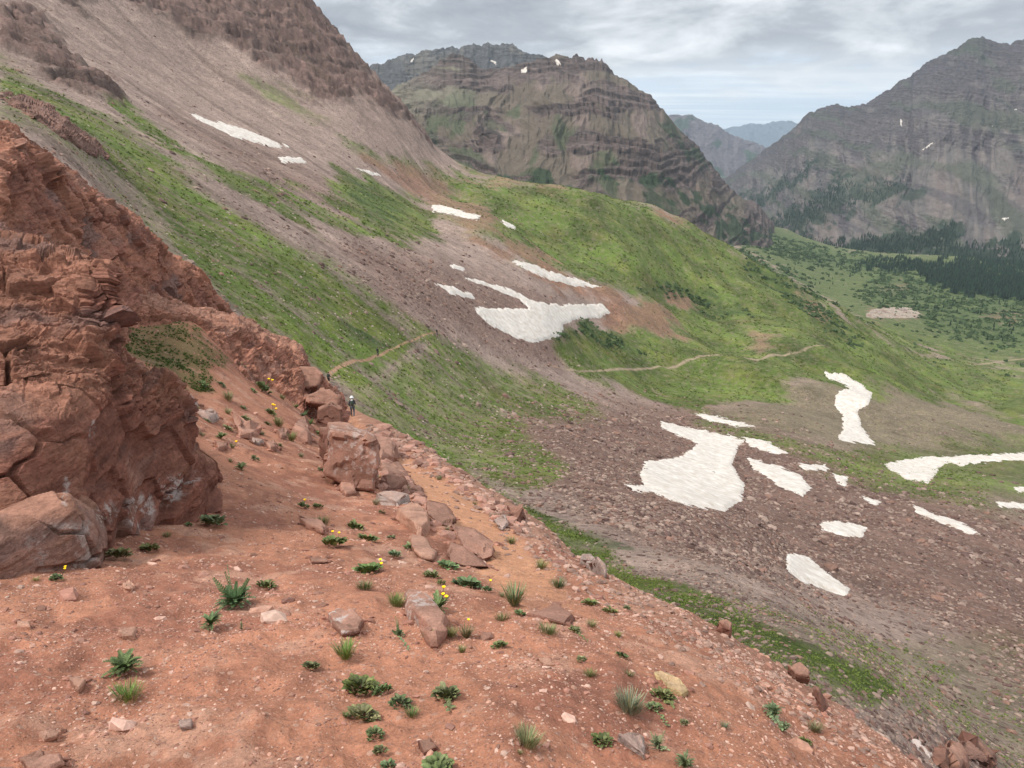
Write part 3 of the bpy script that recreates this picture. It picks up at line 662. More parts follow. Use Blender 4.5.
def mat_rock(name, sc, lay=1.0, lich=0.):
    n = NT(name); col = n.attr('Col')
    a = n.noise(1.3*sc, 9, .65); b = n.noise(3*sc, 8, .7, scl=(.6, .6, 5)); c = n.noise(22*sc, 6, .7); d = n.noise(.5*sc, 4, .6)
    col = n.scale(col, n.mr(a, .3, .7, .7, 1.3)); col = n.scale(col, n.math('ADD', n.math('MULTIPLY', n.mr(b, .35, .65, -.28, .28), lay), 1.)); col = n.scale(col, n.mr(c, .3, .7, .72, 1.28))
    col = n.mix(n.mr(d, .5, .75, 0, .55), col, n.scale(col, .62))
    l = n.attr('lich', False); p = n.noise(5*sc, 9, .75)
    lf = n.math('MULTIPLY', l, n.mr(p, .50, .56), True)
    col = n.mix(n.math('MULTIPLY', lf, .85), col, (.50, .44, .41))
    vx = n.vor(1.5*sc, 'DISTANCE_TO_EDGE', vec=None, scl=(1, 1, 2.5)); cr = n.mr(vx, 0, .02, 0, 1)
    nr = n.bump(b, .05/sc, .7*lay+.1); nr = n.bump(a, .05/sc, .6, nr); nr = n.bump(c, .025/sc, 1., nr)
    return n.done(col, nr)
M_rock = mat_rock('red_rock', 1.0); M_rockfar = mat_rock('outcrop_rock', .35); M_slab = mat_rock('slab_rock', 2.2, .3)
ROCKC = np.array([.245, .105, .074])

def outcrop(name, cols, nu, nv, mat, amp, blk, label, base_col, seed=0, lin=.6, shale=1., lichf=None, cat='rock outcrop', colf=None, dust=(.36, .175, .115)):
    """cols: list of columns, each a list of (px,py,t) from the foot to the far side"""
    G = np.array([[P3(*q) for q in c] for c in cols])
    P = catmull(G, nu, 0)*(1-lin)+lerpg(G, nu, 0)*lin; P = catmull(P, nv, 1)*(1-lin)+lerpg(P, nv, 1)*lin
    N = gnormal(P); cen = P.mean((0, 1)); cam0 = -P/np.linalg.norm(P, axis=-1, keepdims=True)
    if (N*cam0).sum(-1)[:, :nv//2].mean() < 0: N = -N
    x, y, z = P[..., 0], P[..., 1], P[..., 2]
    a_ = .5; xr = x*math.cos(a_)+y*math.sin(a_)+.18*z; yr = -x*math.sin(a_)+y*math.cos(a_)-.12*z; zl = z + .07*x - .03*y
    w1 = fbm3(x/blk/4, y/blk/4, z/blk/4, 2, seed)*.12*blk
    cr, ed, tl = vor3((xr+w1)/blk, yr/blk, zl/blk*1.5, seed+1, True)
    cr2, ed2, tl2 = vor3(xr/blk*2.6, (yr+w1)/blk*2.6, zl/blk*6.5, seed+2, True)
    cr3, ed3, tl3 = vor3(xr/blk*7, yr/blk*7, zl/blk*19, seed+3, True)
    f = fbm3(x/blk*1.5, y/blk*1.5, z/blk*2.5, 6, seed+8, .62)
    sh = np.full(x.shape, float(shale)) if not callable(shale) else shale(*toPX(P))
    zi = zl/blk*4.2 + pn2(x/blk*.8, y/blk*.8, seed+4)*.5; k0 = np.floor(zi); fz = zi-k0
    hl = lambda k: _g2[_h(k.astype(np.int64), 3, 1, seed)][..., 1]
    led = hl(k0)*(1-sstep(.85, 1, fz)) + hl(k0+1)*sstep(.85, 1, fz)
    s1_ = sstep(0, .07, ed); s2_ = sstep(0, .14, ed2); s3_ = sstep(0, .2, ed3)
    d = amp*(((cr-.5)*(.5+.7*sh) + tl*(1.0+.3*sh)+.25)*s1_ + ((cr2-.3)*.75*sh + tl2*.25*sh)*s2_ + (cr3-.3)*.34*sh*s3_ + (led-.5)*(.1+.8*sh) + f*(.12+.12*sh))
    P = P + N*d[..., None]
    px, py, t = toPX(P)
    C = np.zeros(P.shape) + base_col
    C = C*(1+.22*(cr-.5)+(.35*(cr2-.5)+.45*(cr3-.5))*(.2+.8*sh))[..., None]
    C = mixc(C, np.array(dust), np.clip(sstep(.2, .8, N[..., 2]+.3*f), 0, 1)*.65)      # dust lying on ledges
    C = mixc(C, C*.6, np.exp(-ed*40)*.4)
    C = mixc(C, np.array([.30, .17, .13]), sstep(.35, .7, fbm3(x/blk/1.5, y/blk/1.5, z/blk*2, 4, seed+12))*.6)
    C = mixc(C, np.array([.15, .10, .09]), sstep(.3, .65, fbm3(x/blk/2+9, y/blk/2, z/blk*1.4, 4, seed+13))*.6)
    if colf is not None: C = colf(C, px, py, P)
    lich = np.zeros(P.shape[:2]) if lichf is None else lichf(px, py)
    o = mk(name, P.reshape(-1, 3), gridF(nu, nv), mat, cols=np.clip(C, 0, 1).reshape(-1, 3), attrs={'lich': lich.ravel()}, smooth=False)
    tag(o, label, cat); return o, P

# the near cliff at the left
def col(px, pts, back):     # pts (py, t) from below the ground to the top
    c = [(px,)+p for p in pts]; tp = pts[-1]
    c += [(px, tp[0]+4, tp[1]+back), (px, tp[0]+60, tp[1]+back*1.3), (px, tp[0]+200, tp[1]+back*1.3)]
    return c
CC = [col(-330, [(720,4.6),(600,4.8),(500,5.0),(420,5.2),(390,6.0),(310,6.5),(230,7.2),(170,8.4)], 3),
 col(-150, [(680,5.0),(592,5.3),(500,5.5),(430,5.7),(398,6.4),(320,6.9),(250,7.5),(205,8.8)], 3),
 col(0, [(640,5.6),(585,5.9),(500,6.1),(425,6.3),(398,7.0),(325,7.6),(285,8.2),(243,9.2)], 3),
 col(45, [(630,5.8),(580,6.2),(500,6.4),(420,6.7),(392,7.3),(330,7.9),(290,8.3),(256,9.3)], 2.5),
 col(85, [(620,6.0),(569,6.5),(490,6.8),(425,7.1),(385,7.6),(335,8.1),(295,8.3),(266,8.9)], 2),
 col(103, [(610,6.4),(556,7.0),(480,7.3),(420,7.5),(385,7.8),(350,8.2),(312,8.5),(271,8.6)], 1.2),
 col(108, [(605,6.5),(550,7.2),(475,7.4),(420,7.6),(388,7.9),(368,8.3),(358,8.6),(345,8.9)], 1.2),
 col(134, [(590,7.4),(536,8.1),(475,8.2),(430,8.35),(400,8.5),(388,8.7),(378,8.9),(371,9.2)], 1.2),
 col(162, [(580,8.0),(529,8.6),(475,8.7),(440,8.8),(415,8.9),(402,9.0),(395,9.1),(388,9.3)], 1.2),
 col(184, [(575,8.3),(527,9.0),(490,9.05),(465,9.1),(445,9.2),(430,9.3),(418,9.4),(410,9.6)], 1.2),
 col(193, [(570,8.6),(525,9.1),(495,9.15),(480,9.2),(470,9.3),(462,9.4),(456,9.5),(451,9.7)], 1.2),
 col(210, [(560,9.0),(514,9.7),(500,9.7),(490,9.75),(480,9.8),(474,9.9),(468,10),(463,10.1)], 1.2),
 col(216, [(560,9.6),(512,10.2),(502,10.2),(492,10.3),(486,10.4),(482,10.5),(478,10.6),(475,10.7)], 1.2),
 col(208, [(560,11.2),(505,11.6),(500,11.6),(496,11.6),(492,11.6),(488,11.6),(486,11.6),(484,11.6)], 1)]
LICH = [(4,1,[(125,500),(150,492),(155,510),(140,535),(125,520)]),(4,1,[(160,480),(190,470),(200,478),(178,500),(162,505)]),(5,.9,[(95,510),(110,500),(118,512),(100,530)]),
        (2,.9,[(66,470),(72,470),(66,505),(62,505)]),(2,.8,[(88,430),(96,420),(90,445)]),(5,.6,[(28,530),(90,520),(98,560),(60,575),(30,560)])]
def lf(px, py): return cover(LICH, px, py, pn2(px/6, py/6, 3)*3)
outcrop('rock_cliff', CC, 1000, 680, M_rock, .13, .75, 'massive dark red cliff at the left edge with flaky upper layers and white stains', ROCKC*.95, 700, .75,
        shale=lambda px, py, t: .12+.95*sstep(432, 395, py+12*pn2(px/20, py/20, 2)), lichf=lf)
# rounded block leaning on the foot of the cliff
BB = [col(-120, [(680,4.5),(600,4.8),(560,4.9),(520,5.1),(500,5.4)], 1),
 col(-40, [(670,4.8),(596,5.1),(560,5.2),(530,5.3),(512,5.6)], 1), col(0, [(650,5.0),(588,5.35),(560,5.4),(535,5.5),(516,5.8)], 1),
 col(34, [(640,5.2),(584,5.6),(550,5.65),(522,5.75),(504,6.1)], 1), col(66, [(635,5.3),(578,5.8),(545,5.85),(512,6.0),(497,6.3)], 1),
 col(88, [(630,5.5),(573,6.0),(550,6.1),(525,6.2),(511,6.4)], 1), col(98, [(625,5.9),(567,6.35),(555,6.4),(542,6.5),(532,6.6)], .8), col(96, [(620,6.6),(560,6.9),(552,6.9),(548,6.9),(545,6.9)], .5)]
outcrop('boulder', BB, 400, 280, M_rock, .08, .6, 'pale stained rounded block leaning against the foot of the left cliff', np.array([.30, .17, .13]), 720, .55, shale=.12, lichf=lf, cat='boulder')
# the red slope and crags rising behind the cliff
def colF(C, px, py, P): return mixc(C, np.array([.33, .145, .09]), sstep(.0, .45, fbm3(P[..., 0]/3, P[..., 1]/3, P[..., 2]/1.5, 5, 755)+.15)*.6)
FF = [col(-330, [(420,8),(330,10),(230,12),(130,14),(40,18),(10,20)], 4), col(-150, [(420,9),(320,11.5),(240,13.5),(160,16),(90,19),(65,21)], 4),
 col(0, [(400,12),(305,14.5),(255,16),(200,18),(150,20.5),(119,22.5)], 4), col(22, [(395,13),(305,16),(262,17.5),(210,19.5),(160,22),(134,23.5)], 4),
 col(45, [(390,15),(305,18),(265,19.5),(220,21.5),(170,24),(144,25.5)], 4), col(72, [(385,17),(303,20.5),(270,22),(230,24),(190,26.5),(163,28)], 4),
 col(92, [(380,19),(303,22.5),(275,24),(240,26),(210,28),(184,29.5)], 4), col(116, [(375,21),(304,25),(280,26.5),(250,28),(222,29.5),(194,31)], 4),
 col(142, [(370,24),(308,28),(290,29),(262,30.5),(238,32),(213,33.5)], 4), col(150, [(370,25),(310,29),(295,30),(270,31.5),(250,33),(229,34.5)], 4),
 col(170, [(370,27),(314,32),(300,33),(280,34.5),(264,35.5),(246,37)], 4), col(197, [(370,30),(320,36),(308,37),(292,38.5),(278,39.5),(262,41)], 4),
 col(218, [(380,33),(330,40),(322,41),(312,42),(302,43),(289,44)], 4), col(240, [(380,36),(340,43),(334,44),(328,45),(320,46),(309,47)], 4), col(262, [(390,40),(352,47),(348,48),(344,49),(338,50),(328,51)], 4)]
FF = [[(q[0], q[1]+(16 if 2 < i < 6 else 8), q[2]) for i, q in enumerate(c_)] for c_ in FF]
outcrop('rock_outcrop', FF, 1000, 460, M_rock, .26, 1.7, 'stepped dark red crags running up to the left edge behind the near cliff', ROCKC*.9, 740, .6, shale=.6, colf=colF)
# long pale-topped ledge from the cliff to the block by the trail
def colE(C, px, py, P): return mixc(C, np.array([.36, .20, .145]), sstep(14, -2, py-np.interp(px, [102,140,190,246,302], [289,296,310,324,349]))*.7)
EE = [col(96, [(345,25),(324,25.5),(310,26),(298,26.5),(288,27.5)], 3), col(120, [(345,25),(326,25.5),(312,26),(302,26.5),(292,27.5)], 3), col(150, [(346,25.5),(326,26.5),(316,27),(306,27.5),(299,28.5)], 3),
 col(190, [(350,26.5),(330,28),(324,28.5),(317,29),(310,30.5)], 3), col(225, [(375,26.5),(348,29),(338,29.5),(326,30),(318,32)], 3), col(250, [(400,26.5),(372,29.5),(352,30.5),(334,31.5),(325,33.5)], 3),
 col(278, [(415,27),(388,30.5),(366,31.8),(346,33),(338,35)], 3), col(300, [(425,27.5),(400,31.2),(378,32.5),(358,34),(349,36)], 3), col(309, [(430,28),(406,32),(392,33),(378,34),(368,36)], 3),
 col(322, [(440,28.5),(418,32.5),(406,33.5),(394,34.5),(378,36.5)], 2.5), col(333, [(445,29),(424,33),(414,34),(402,35),(390,37)], 2), col(341, [(445,31),(426,35),(418,35.5),(408,36.5),(398,38)], 2), col(339, [(440,36),(425,38.5),(422,39),(418,39),(412,40)], 2)]
EE = [[(q[0], q[1]+(30 if i == 0 else 11 if i == 1 else 0), q[2]-(1.5 if i == 0 else .7 if i == 1 else 0)) for i, q in enumerate(c_)] for c_ in EE]
outcrop('rock_ledge', EE, 900, 340, M_rock, .17, 1.2, 'long pale-topped rock ledge stepping down from the left cliff to the trail', ROCKC*1.1, 760, .6, colf=colE, cat='rock ledge')

# crags on the slope between the green strips
def crag(pts, th, label, nr=46, c=ROCKC*.8, mat=None, amp=.5, blk=2.5, dust=(.27, .17, .13)):
    """a low band of rock that hugs the hillside: (px, foot, top) columns"""
    c2 = []
    for (px, y0, y1) in pts:
        tf = toPX(base.hit(px, y0))[2]; tt_ = toPX(base.hit(px, max(y1, y0-14)))[2]
        c2.append([(px, y0+3, tf+th*.4), (px, y0, tf-th*.05), (px, (y0+y1)/2, tf*.6+tt_*.4-th*.25), (px, y1, tt_-th*.15), (px, y1+1, tt_+th*.5), (px, y1+8, tt_+th*1.2)])
    return outcrop('rock_outcrop', c2, 200, 90, mat or M_rockfar, amp, blk, label, c, nr, .4, dust=dust)
crag([(12,104,102),(24,112,96),(40,122,104),(60,136,116),(80,148,130),(96,156,144),(108,160,158)], 5, 'low broken dark red crag in the grass just above the left outcrop', 780, c=np.array([.16,.085,.068]), amp=.5, blk=4, dust=(.22,.13,.10))
crag([(0,98,94),(10,104,92),(22,112,106),(34,120,119)], 3, 'small dark crag at the left edge above the red outcrop', 781, amp=.25, blk=2)

def poly_rock(poly, t, thick, label, c, cat='rock', name='rock', up=0., seed=0, amp=.006, lich=0., mat=None, group=None, sub=4, sheet=None):
    """a stone with the given outline: lying on the slope (up=0) or standing (up=1), with its own thickness"""
    import bmesh
    sheet = sheet or near; p = np.array(poly, float); yb = p[:, 1].max(); hb = sheet.hit(p[p[:, 1].argmax(), 0], yb)
    tb = toPX(hb)[2] if hb is not None and abs(toPX(hb)[2]/t-1) < .6 else t
    ring = []
    for a, b in p:
        h = sheet.hit(a, b); tg = toPX(h)[2] if h is not None and abs(toPX(h)[2]/tb-1) < .5 else tb*(1+(yb-b)/600)
        ring.append(P3(a, b, (tg*(1-up)+tb*up)*.985))
    ring = np.array(ring); mid = ring.mean(0); sz = np.linalg.norm(np.ptp(ring, axis=0)); d = mid.copy(); d[2] = 0; d /= np.linalg.norm(d)
    top = mid+(ring-mid)*.88 + np.array([0, 0, sz*.05*(1-up)]) - d*sz*.04*up
    low = mid+(ring-mid)*1.0 + d*thick*up + np.array([0, 0, -(sz*.22*(1-up)+thick*.25)])
    bm = bmesh.new()
    for v in list(ring)+list(low)+list(top): bm.verts.new(v)
    bmesh.ops.convex_hull(bm, input=bm.verts)
    for v in [v for v in bm.verts if not v.link_faces]: bm.verts.remove(v)
    es = [e for e in bm.edges if len(e.link_faces) == 2 and e.calc_face_angle(0) > .35]
    bmesh.ops.bevel(bm, geom=es, offset=sz*.008, segments=1, affect='EDGES', clamp_overlap=True)
    bmesh.ops.triangulate(bm, faces=bm.faces)
    L = sz/(16 if sub > 3 else 8)
    for _ in range(sub):
        lg = [e for e in bm.edges if e.calc_length() > L]
        if not lg: break
        bmesh.ops.subdivide_edges(bm, edges=lg, cuts=1, use_grid_fill=False); bmesh.ops.triangulate(bm, faces=bm.faces)
    bm.normal_update(); bm.verts.index_update()
    V = np.array([v.co for v in bm.verts]); Nn = np.array([v.normal for v in bm.verts])
    x, y, z = (V/sz*2.2).T
    cr, ed, tl = vor3(x, y, z*1.8, seed, True)
    dd = amp*sz*4*(fbm3(x*1.5, y*1.5, z*2.5, 4, seed+3, .65)*.45 + (cr-.5)*1.1 + tl*2.2)
    V2 = V + Nn*dd[:, None]
    C = np.zeros(V.shape)+c; C *= (1+.3*(cr-.5))[:, None]; u2 = sstep(.3, .9, Nn[:, 2]); C = C*(1-u2[:, None]*.4)+np.array([.42, .25, .185])*u2[:, None]*.4
    lc = (fbm3(x*1.5, y*1.5, z*1.5, 3, seed+9) > .0)*lich
    o = mk(name, V2, np.array([[v.index for v in f.verts] for f in bm.faces]), mat or M_slab, cols=C, attrs={'lich': np.clip(lc, 0, 1)}, smooth=False)
    bm.free(); tag(o, label, cat, group); return o
cR = np.array([.265, .135, .098]); cD = np.array([.18, .085, .062]); cG = np.array([.33, .25, .22]); cO = np.array([.40, .22, .155])
ROCKS = [
 ([(328,427),(348,430),(373,441),(379,453),(378,469),(375,492),(356,490),(340,480),(325,475),(326,450)],19.5,1.0,'big square upright slab with a smooth pale face beside the trail',cR*1.05,'boulder',.6,.6),
 ([(318,409),(331,403),(342,409),(342,429),(330,427),(317,421)],27,1.2,'angular dark block behind the top of the big slab',cD,'boulder',.3,0),
 ([(305,396),(318,389),(330,388),(341,396),(338,407),(325,404),(306,402)],31,1.6,'flat-topped block capping the end of the ledge',cR,'boulder',.5,0),
 ([(286,374),(300,366),(315,367),(324,374),(318,387),(300,389),(286,383)],33,1.6,'wide layered block hanging over the end of the ledge',cR*.95,'boulder',.4,0),
 ([(320,428),(329,428),(328,452),(326,468),(320,455)],20.2,.5,'narrow dark stone wedged behind the left side of the big slab',cD,'rock',.1,0),
 ([(377,446),(389,446),(393,459),(384,462),(378,461)],20.5,.9,'upper slab stacked on the right of the big slab',cR,'rock',.3,0),
 ([(379,462),(395,461),(407,472),(405,478),(385,476)],19.6,1,'lower jutting slab stacked on the right of the big slab',cR*.9,'rock',.4,0),
 ([(384,482),(398,478),(403,484),(396,490),(386,488)],18.6,.6,'low stone between the stacked slabs and the flat grey one',cD*1.1,'rock',.4,0),
 ([(341,483),(354,484),(356,493),(346,494),(340,490)],18.4,.4,'small stone at the foot of the big slab',cR*1.2,'rock',.2,0),
 ([(373,494),(385,490),(398,490),(411,497),(406,502),(398,507),(387,502)],17.4,.9,'flat light grey slab lying below the big slab',cG,'rock',.8,.3),
 ([(398,516),(411,510),(423,516),(429,529),(420,536),(408,524)],14.2,.8,'tilted orange slab above the broken layered rock',cO,'rock',.8,0),
 ([(427,505),(445,508),(454,519),(453,528),(439,524),(428,514)],14.6,.8,'dark layered rock jutting at the inner side of the trail',cD*.9,'boulder',.3,0),
 ([(453,529),(474,531),(494,545),(492,556),(482,561),(464,548)],11.8,.8,'ragged layered rock overhanging the bend of the trail',cR,'boulder',.3,0),
 ([(451,543),(461,547),(472,556),(489,567),(468,567),(449,563)],10.4,.5,'smooth dark triangular stone below the ragged overhang',cD*1.05,'boulder',.1,0),
 ([(411,534),(424,539),(436,553),(433,560),(421,558),(411,546)],10.8,.6,'squat block with a light top and shaded face left of the triangular stone',cO*.85,'boulder',.3,0),
 ([(406,595),(415,596),(432,607),(448,621),(446,632),(434,644),(424,628),(408,611)],5.2,.22,'long pale pink block with lichen in the middle of the plants',cR*1.35,'boulder',.25,.8),
 ([(329,614),(338,609),(352,612),(365,621),(360,631),(343,634),(333,624)],5.1,.35,'half-buried triangular stone with a white crust',cR,'rock',.35,1),
 ([(523,615),(540,611),(556,610),(574,618),(569,625),(548,621)],6.1,.5,'low dark hump of rock buried in the dirt right of the grass stems',cD*1.15,'rock',.4,0),
 ([(232,413),(242,421),(260,428),(257,433),(249,438),(240,436),(237,424)],20.5,.9,'pointed tilted shard on the upper dirt shelf',cR*1.3,'rock',.5,0),
 ([(294,425),(305,421),(311,430),(310,439),(304,442),(295,434)],23,.8,'rounded brown rock at the right side of the upper shelf',cR,'rock',.3,0),
 ([(197,413),(211,411),(218,418),(209,421)],21.6,.9,'flat grey stone on the upper shelf near the cliff',cG,'rock',.5,0),
 ([(180,392),(190,396),(198,405),(190,407),(180,402)],22,.8,'narrow stone plate leaning out from behind the cliff',cG*.9,'rock',.3,0),
 ([(187,424),(195,424),(201,430),(195,434),(188,430)],19.5,.5,'pale stone touching the corner of the cliff on the upper shelf',cO,'rock',.3,0),
 ([(277,431),(288,431),(288,438),(281,438)],22,.5,'small blocky stone left of the rounded brown rock',cR,'rock',.2,0),
 ([(266,444),(274,440),(279,449),(270,450)],20.8,.5,'small triangular stone below the pointed shard',cR*1.1,'rock',.2,0),
 ([(217,443),(228,443),(227,448),(218,449)],18.6,.4,'small brown stone under a plant on the upper shelf',cR,'rock',.2,0),
 ([(252,438),(263,440),(260,444),(254,443)],20.6,.4,'flat pale chip under the tip of the pointed shard',cG,'rock',.2,0),
 ([(509,507),(523,507),(524,519),(517,521),(510,513)],21,.9,'dark squarish block on the brink beyond the trail',cD,'boulder',.2,0),
 ([(494,520),(504,514),(508,524),(502,530)],19,.5,'pointed pale stone on the brink left of the dark squarish block',cG,'rock',.2,.4),
 ([(585,563),(597,562),(609,572),(605,577),(595,573)],10.6,.4,'grey slab lying on the brink right of the trail',cG*.95,'rock',.3,.4),
 ([(717,622),(727,620),(733,625),(731,631),(720,629)],7.2,.2,'reddish brown stone on the brink, halfway down to the corner',cD*1.2,'rock',.1,0),
 ([(788,666),(800,663),(809,670),(810,677),(796,674)],6.3,.25,'flat brown stone at the brink above the upright dark plate',cR,'rock',.2,0),
 ([(812,689),(818,690),(828,710),(824,713),(816,706)],6.0,.08,'upright dark plate at the very brink',cD*.9,'rock',.0,0),
 ([(655,673),(668,675),(688,690),(682,694),(668,687)],5.0,.15,'yellowish flat stone on the lower right slope',np.array([.50,.38,.20]),'rock',.35,0),
 ([(21,759),(40,753),(60,755),(63,764),(50,770),(28,770)],2.75,.12,'flat brown slab at the bottom left corner',cR*1.15,'rock',.12,0),
 ([(39,733),(52,729),(61,731),(57,737),(44,739)],3.05,.08,'small pinkish plate just above the bottom left slab',cO*1.1,'rock',.08,0),
 ([(69,678),(76,676),(85,681),(79,689),(72,685)],3.65,.08,'orange chip left of the two low leafy plants',cO,'rock',.06,0),
 ([(118,631),(127,629),(136,630),(134,636),(122,636)],4.4,.1,'pinkish stone between the cliff and the feathery plants',cO*1.15,'rock',.08,0),
 ([(17,621),(29,621),(30,627),(18,627)],4.6,.07,'small light stone close to the left edge of the dirt',cO*1.1,'rock',.05,0),
 ([(123,584),(129,581),(135,586),(130,589),(124,588)],5.8,.1,'pale pebble below the plants at the foot of the cliff',cO*1.2,'rock',.05,0),
 ([(299,520),(313,520),(327,529),(322,532),(308,527)],10,.4,'thin tilted plate in the dirt left of the leafy cluster',cR*1.1,'rock',.3,0),
 ([(309,558),(327,558),(328,562),(312,562)],7.3,.15,'flat thin stone under the flowering plant',cR,'rock',.1,0),
 ([(178,719),(192,718),(191,726),(181,727)],3.2,.08,'greyish stone alone in the bottom dirt',cG,'rock',.06,0),
 ([(418,740),(430,739),(436,747),(424,753)],3.05,.08,'dark stone behind the leafy plant at the bottom edge',cD,'rock',.06,0),
 ([(618,734),(630,732),(643,738),(645,756),(632,746)],3.45,.1,'pale flat rock sunk in the lower right dirt',cG*1.1,'rock',.15,0),
 ([(537,658),(548,658),(554,664),(545,666)],4.4,.08,'light chip in the middle of the open dirt',cO*1.15,'rock',.05,0)]
UP = {0: .95, 1: .9, 2: .6, 3: .6, 4: .9, 5: .5, 6: .5, 7: .4, 9: .25, 11: .8, 12: .7, 13: .6, 14: .5, 15: .15, 16: .3, 18: .3, 27: .7, 28: .7, 32: .9}
for i, (pl, t, th, lab, c, cat, tilt, li) in enumerate(ROCKS):
    poly_rock(pl, t, th, lab, c, cat, name='boulder' if cat == 'boulder' else 'rock', up=UP.get(i, .12), seed=800+i*3, lich=li, sub=5 if cat == 'boulder' else 3, group='loose rocks on the red slope')
# pile at the lower right
for pl, lab, c in [([(958,744),(972,740),(990,747),(1000,758),(985,766),(962,760)],'dark rounded top boulder of the rock pile at the bottom right corner',cD*.8),
    ([(940,752),(956,746),(962,762),(950,772),(938,768)],'left boulder of the rock pile at the bottom right corner',cR*.9),
    ([(905,744),(916,741),(924,750),(934,757),(920,757)],'whitish flat stone left of the rock pile at the bottom right corner',np.array([.5,.46,.43]))]:
    m = np.mean(pl, 0); h = base.hit(m[0], max(q[1] for q in pl)-2); t = toPX(h)[2] if h is not None else 45
    poly_rock(pl, t, 1.5, lab, c, 'boulder', name='boulder', up=.5, seed=950+int(m[0]), amp=.01, sheet=base)

# pale bare mound on the valley floor
crag([(866,317,315),(872,318,311),(882,318,309),(894,318,308),(906,318,308),(915,318,310),(921,317,315)], 30, 'pale bare rock mound standing on the green valley floor', 790, c=np.array([.34,.27,.215]), amp=1.2, blk=14, dust=(.40,.34,.28))
# ------------------------------------------------------------------ stones nobody could count
def ico(seed, flat=.6, rnd=.28):
    r = np.random.default_rng(seed); g = (1+5**.5)/2
    V = np.array([(-1,g,0),(1,g,0),(-1,-g,0),(1,-g,0),(0,-1,g),(0,1,g),(0,-1,-g),(0,1,-g),(g,0,-1),(g,0,1),(-g,0,-1),(-g,0,1)], float)/1.9
    F = np.array([(0,11,5),(0,5,1),(0,1,7),(0,7,10),(0,10,11),(1,5,9),(5,11,4),(11,10,2),(10,7,6),(7,1,8),(3,9,4),(3,4,2),(3,2,6),(3,6,8),(3,8,9),(4,9,5),(2,4,11),(6,2,10),(8,6,7),(9,8,1)])
    V = V*(1+r.uniform(-rnd, rnd, (12, 1))) + r.uniform(-.12, .12, (12, 3)); V = np.clip(V, -.72, .72); V[:, 2] *= flat; V[:, 1] *= r.uniform(.65, 1); return V, F
ARCH = [ico(k, .35+.1*(k % 4)) for k in range(12)]
def scatter(name, pts, size, nrm, cols, mat, sink=.3, arch=None, seed=3, jit=.35, label=None):
    r = np.random.default_rng(seed); n = len(pts); arch = arch or ARCH
    which = r.integers(0, len(arch), n); VV, FF, CC = [], [], []; off = 0
    for k, (AV, AF) in enumerate(arch):
        m = np.nonzero(which == k)[0]
        if len(m) == 0: continue
        N = nrm[m] + r.normal(0, jit*.5, (len(m), 3)); N /= np.linalg.norm(N, axis=1)[:, None]
        h = r.normal(size=(len(m), 3)); T = np.cross(N, h); T /= np.linalg.norm(T, axis=1)[:, None]; B = np.cross(N, T)
        s = size[m][:, None, None]
        W = (AV[None, :, 0:1]*T[:, None]+AV[None, :, 1:2]*B[:, None]+AV[None, :, 2:3]*N[:, None])*s
        W += pts[m][:, None] + N[:, None]*s*(.35-sink)*.5
        VV.append(W.reshape(-1, 3)); FF.append((AF[None]+off+np.arange(len(m))[:, None, None]*len(AV)).reshape(-1, 3)); off += len(m)*len(AV)
        CC.append(np.repeat(cols[m], len(AV), 0))
    o = mk(name, np.concatenate(VV), np.concatenate(FF), mat, cols=np.concatenate(CC), smooth=False)
    return tag(o, kind='stuff')
def gridn(s):
    n = gnormal(s.P()); n[n[..., 2] < 0] *= -1; return n
nN, nB = gridn(near), gridn(base)
def samp(s, az, r, Nn, G=None):
    x, y = r*np.sin(az), r*np.cos(az); z = s.zat(x, y)
    n = np.stack([s.zat(x, y, Nn[..., k]) for k in range(3)], -1)
    return np.stack([x, y, z], -1), n/np.linalg.norm(n, axis=1)[:, None]
nst = NT('stone_chips'); cst = nst.attr('Col'); aa = nst.noise(30, 4, .7); M_chip = nst.done(nst.scale(cst, nst.mr(aa, .3, .7, .75, 1.25)))
nst = NT('scree_stone'); cst = nst.attr('Col'); aa = nst.noise(2.5, 4, .7); M_scree = nst.done(nst.scale(cst, nst.mr(aa, .3, .7, .75, 1.25)))
R2 = np.random.default_rng(21)
PTS, SZ, NN, CCs = [], [], [], []
pal = np.array([[.42,.23,.165],[.34,.17,.125],[.52,.33,.26],[.25,.13,.10],[.46,.26,.19],[.38,.20,.15],[.50,.34,.27],[.28,.15,.11]])
for n, rmax, s0, s1 in ((60000, 6, .004, .010), (42000, 13, .007, .022), (14000, 30, .018, .05), (5000, 70, .04, .11), (500, 75, .1, .25), (260, 10, .035, .10)):
    az = R2.uniform(-.85, .85, n); r0_ = 2.3 if n == 260 else 1.3 if s1 < .03 else (4 if s1 < .06 else (14 if s1 < .2 else 22)); r = r0_+(rmax-r0_)*R2.uniform(0, 1, n)**.7
    x, y = r*np.sin(az), r*np.cos(az); cl = fbm2(x/.7, y/.7, 3, 5)+R2.uniform(-.7, .7, n); tw = near.zat(x, y, trN)
    k = (cl > .12) & (R2.uniform(0, 1, n) > tw*.8); P, N = samp(near, az[k], r[k], nN)
    PTS.append(P); NN.append(N); SZ.append(s0*(s1/s0)**(R2.uniform(0, 1, k.sum())**2.6)); CCs.append(pal[R2.integers(0, len(pal), k.sum())]*R2.uniform(.8, 1.2, (k.sum(), 1)))
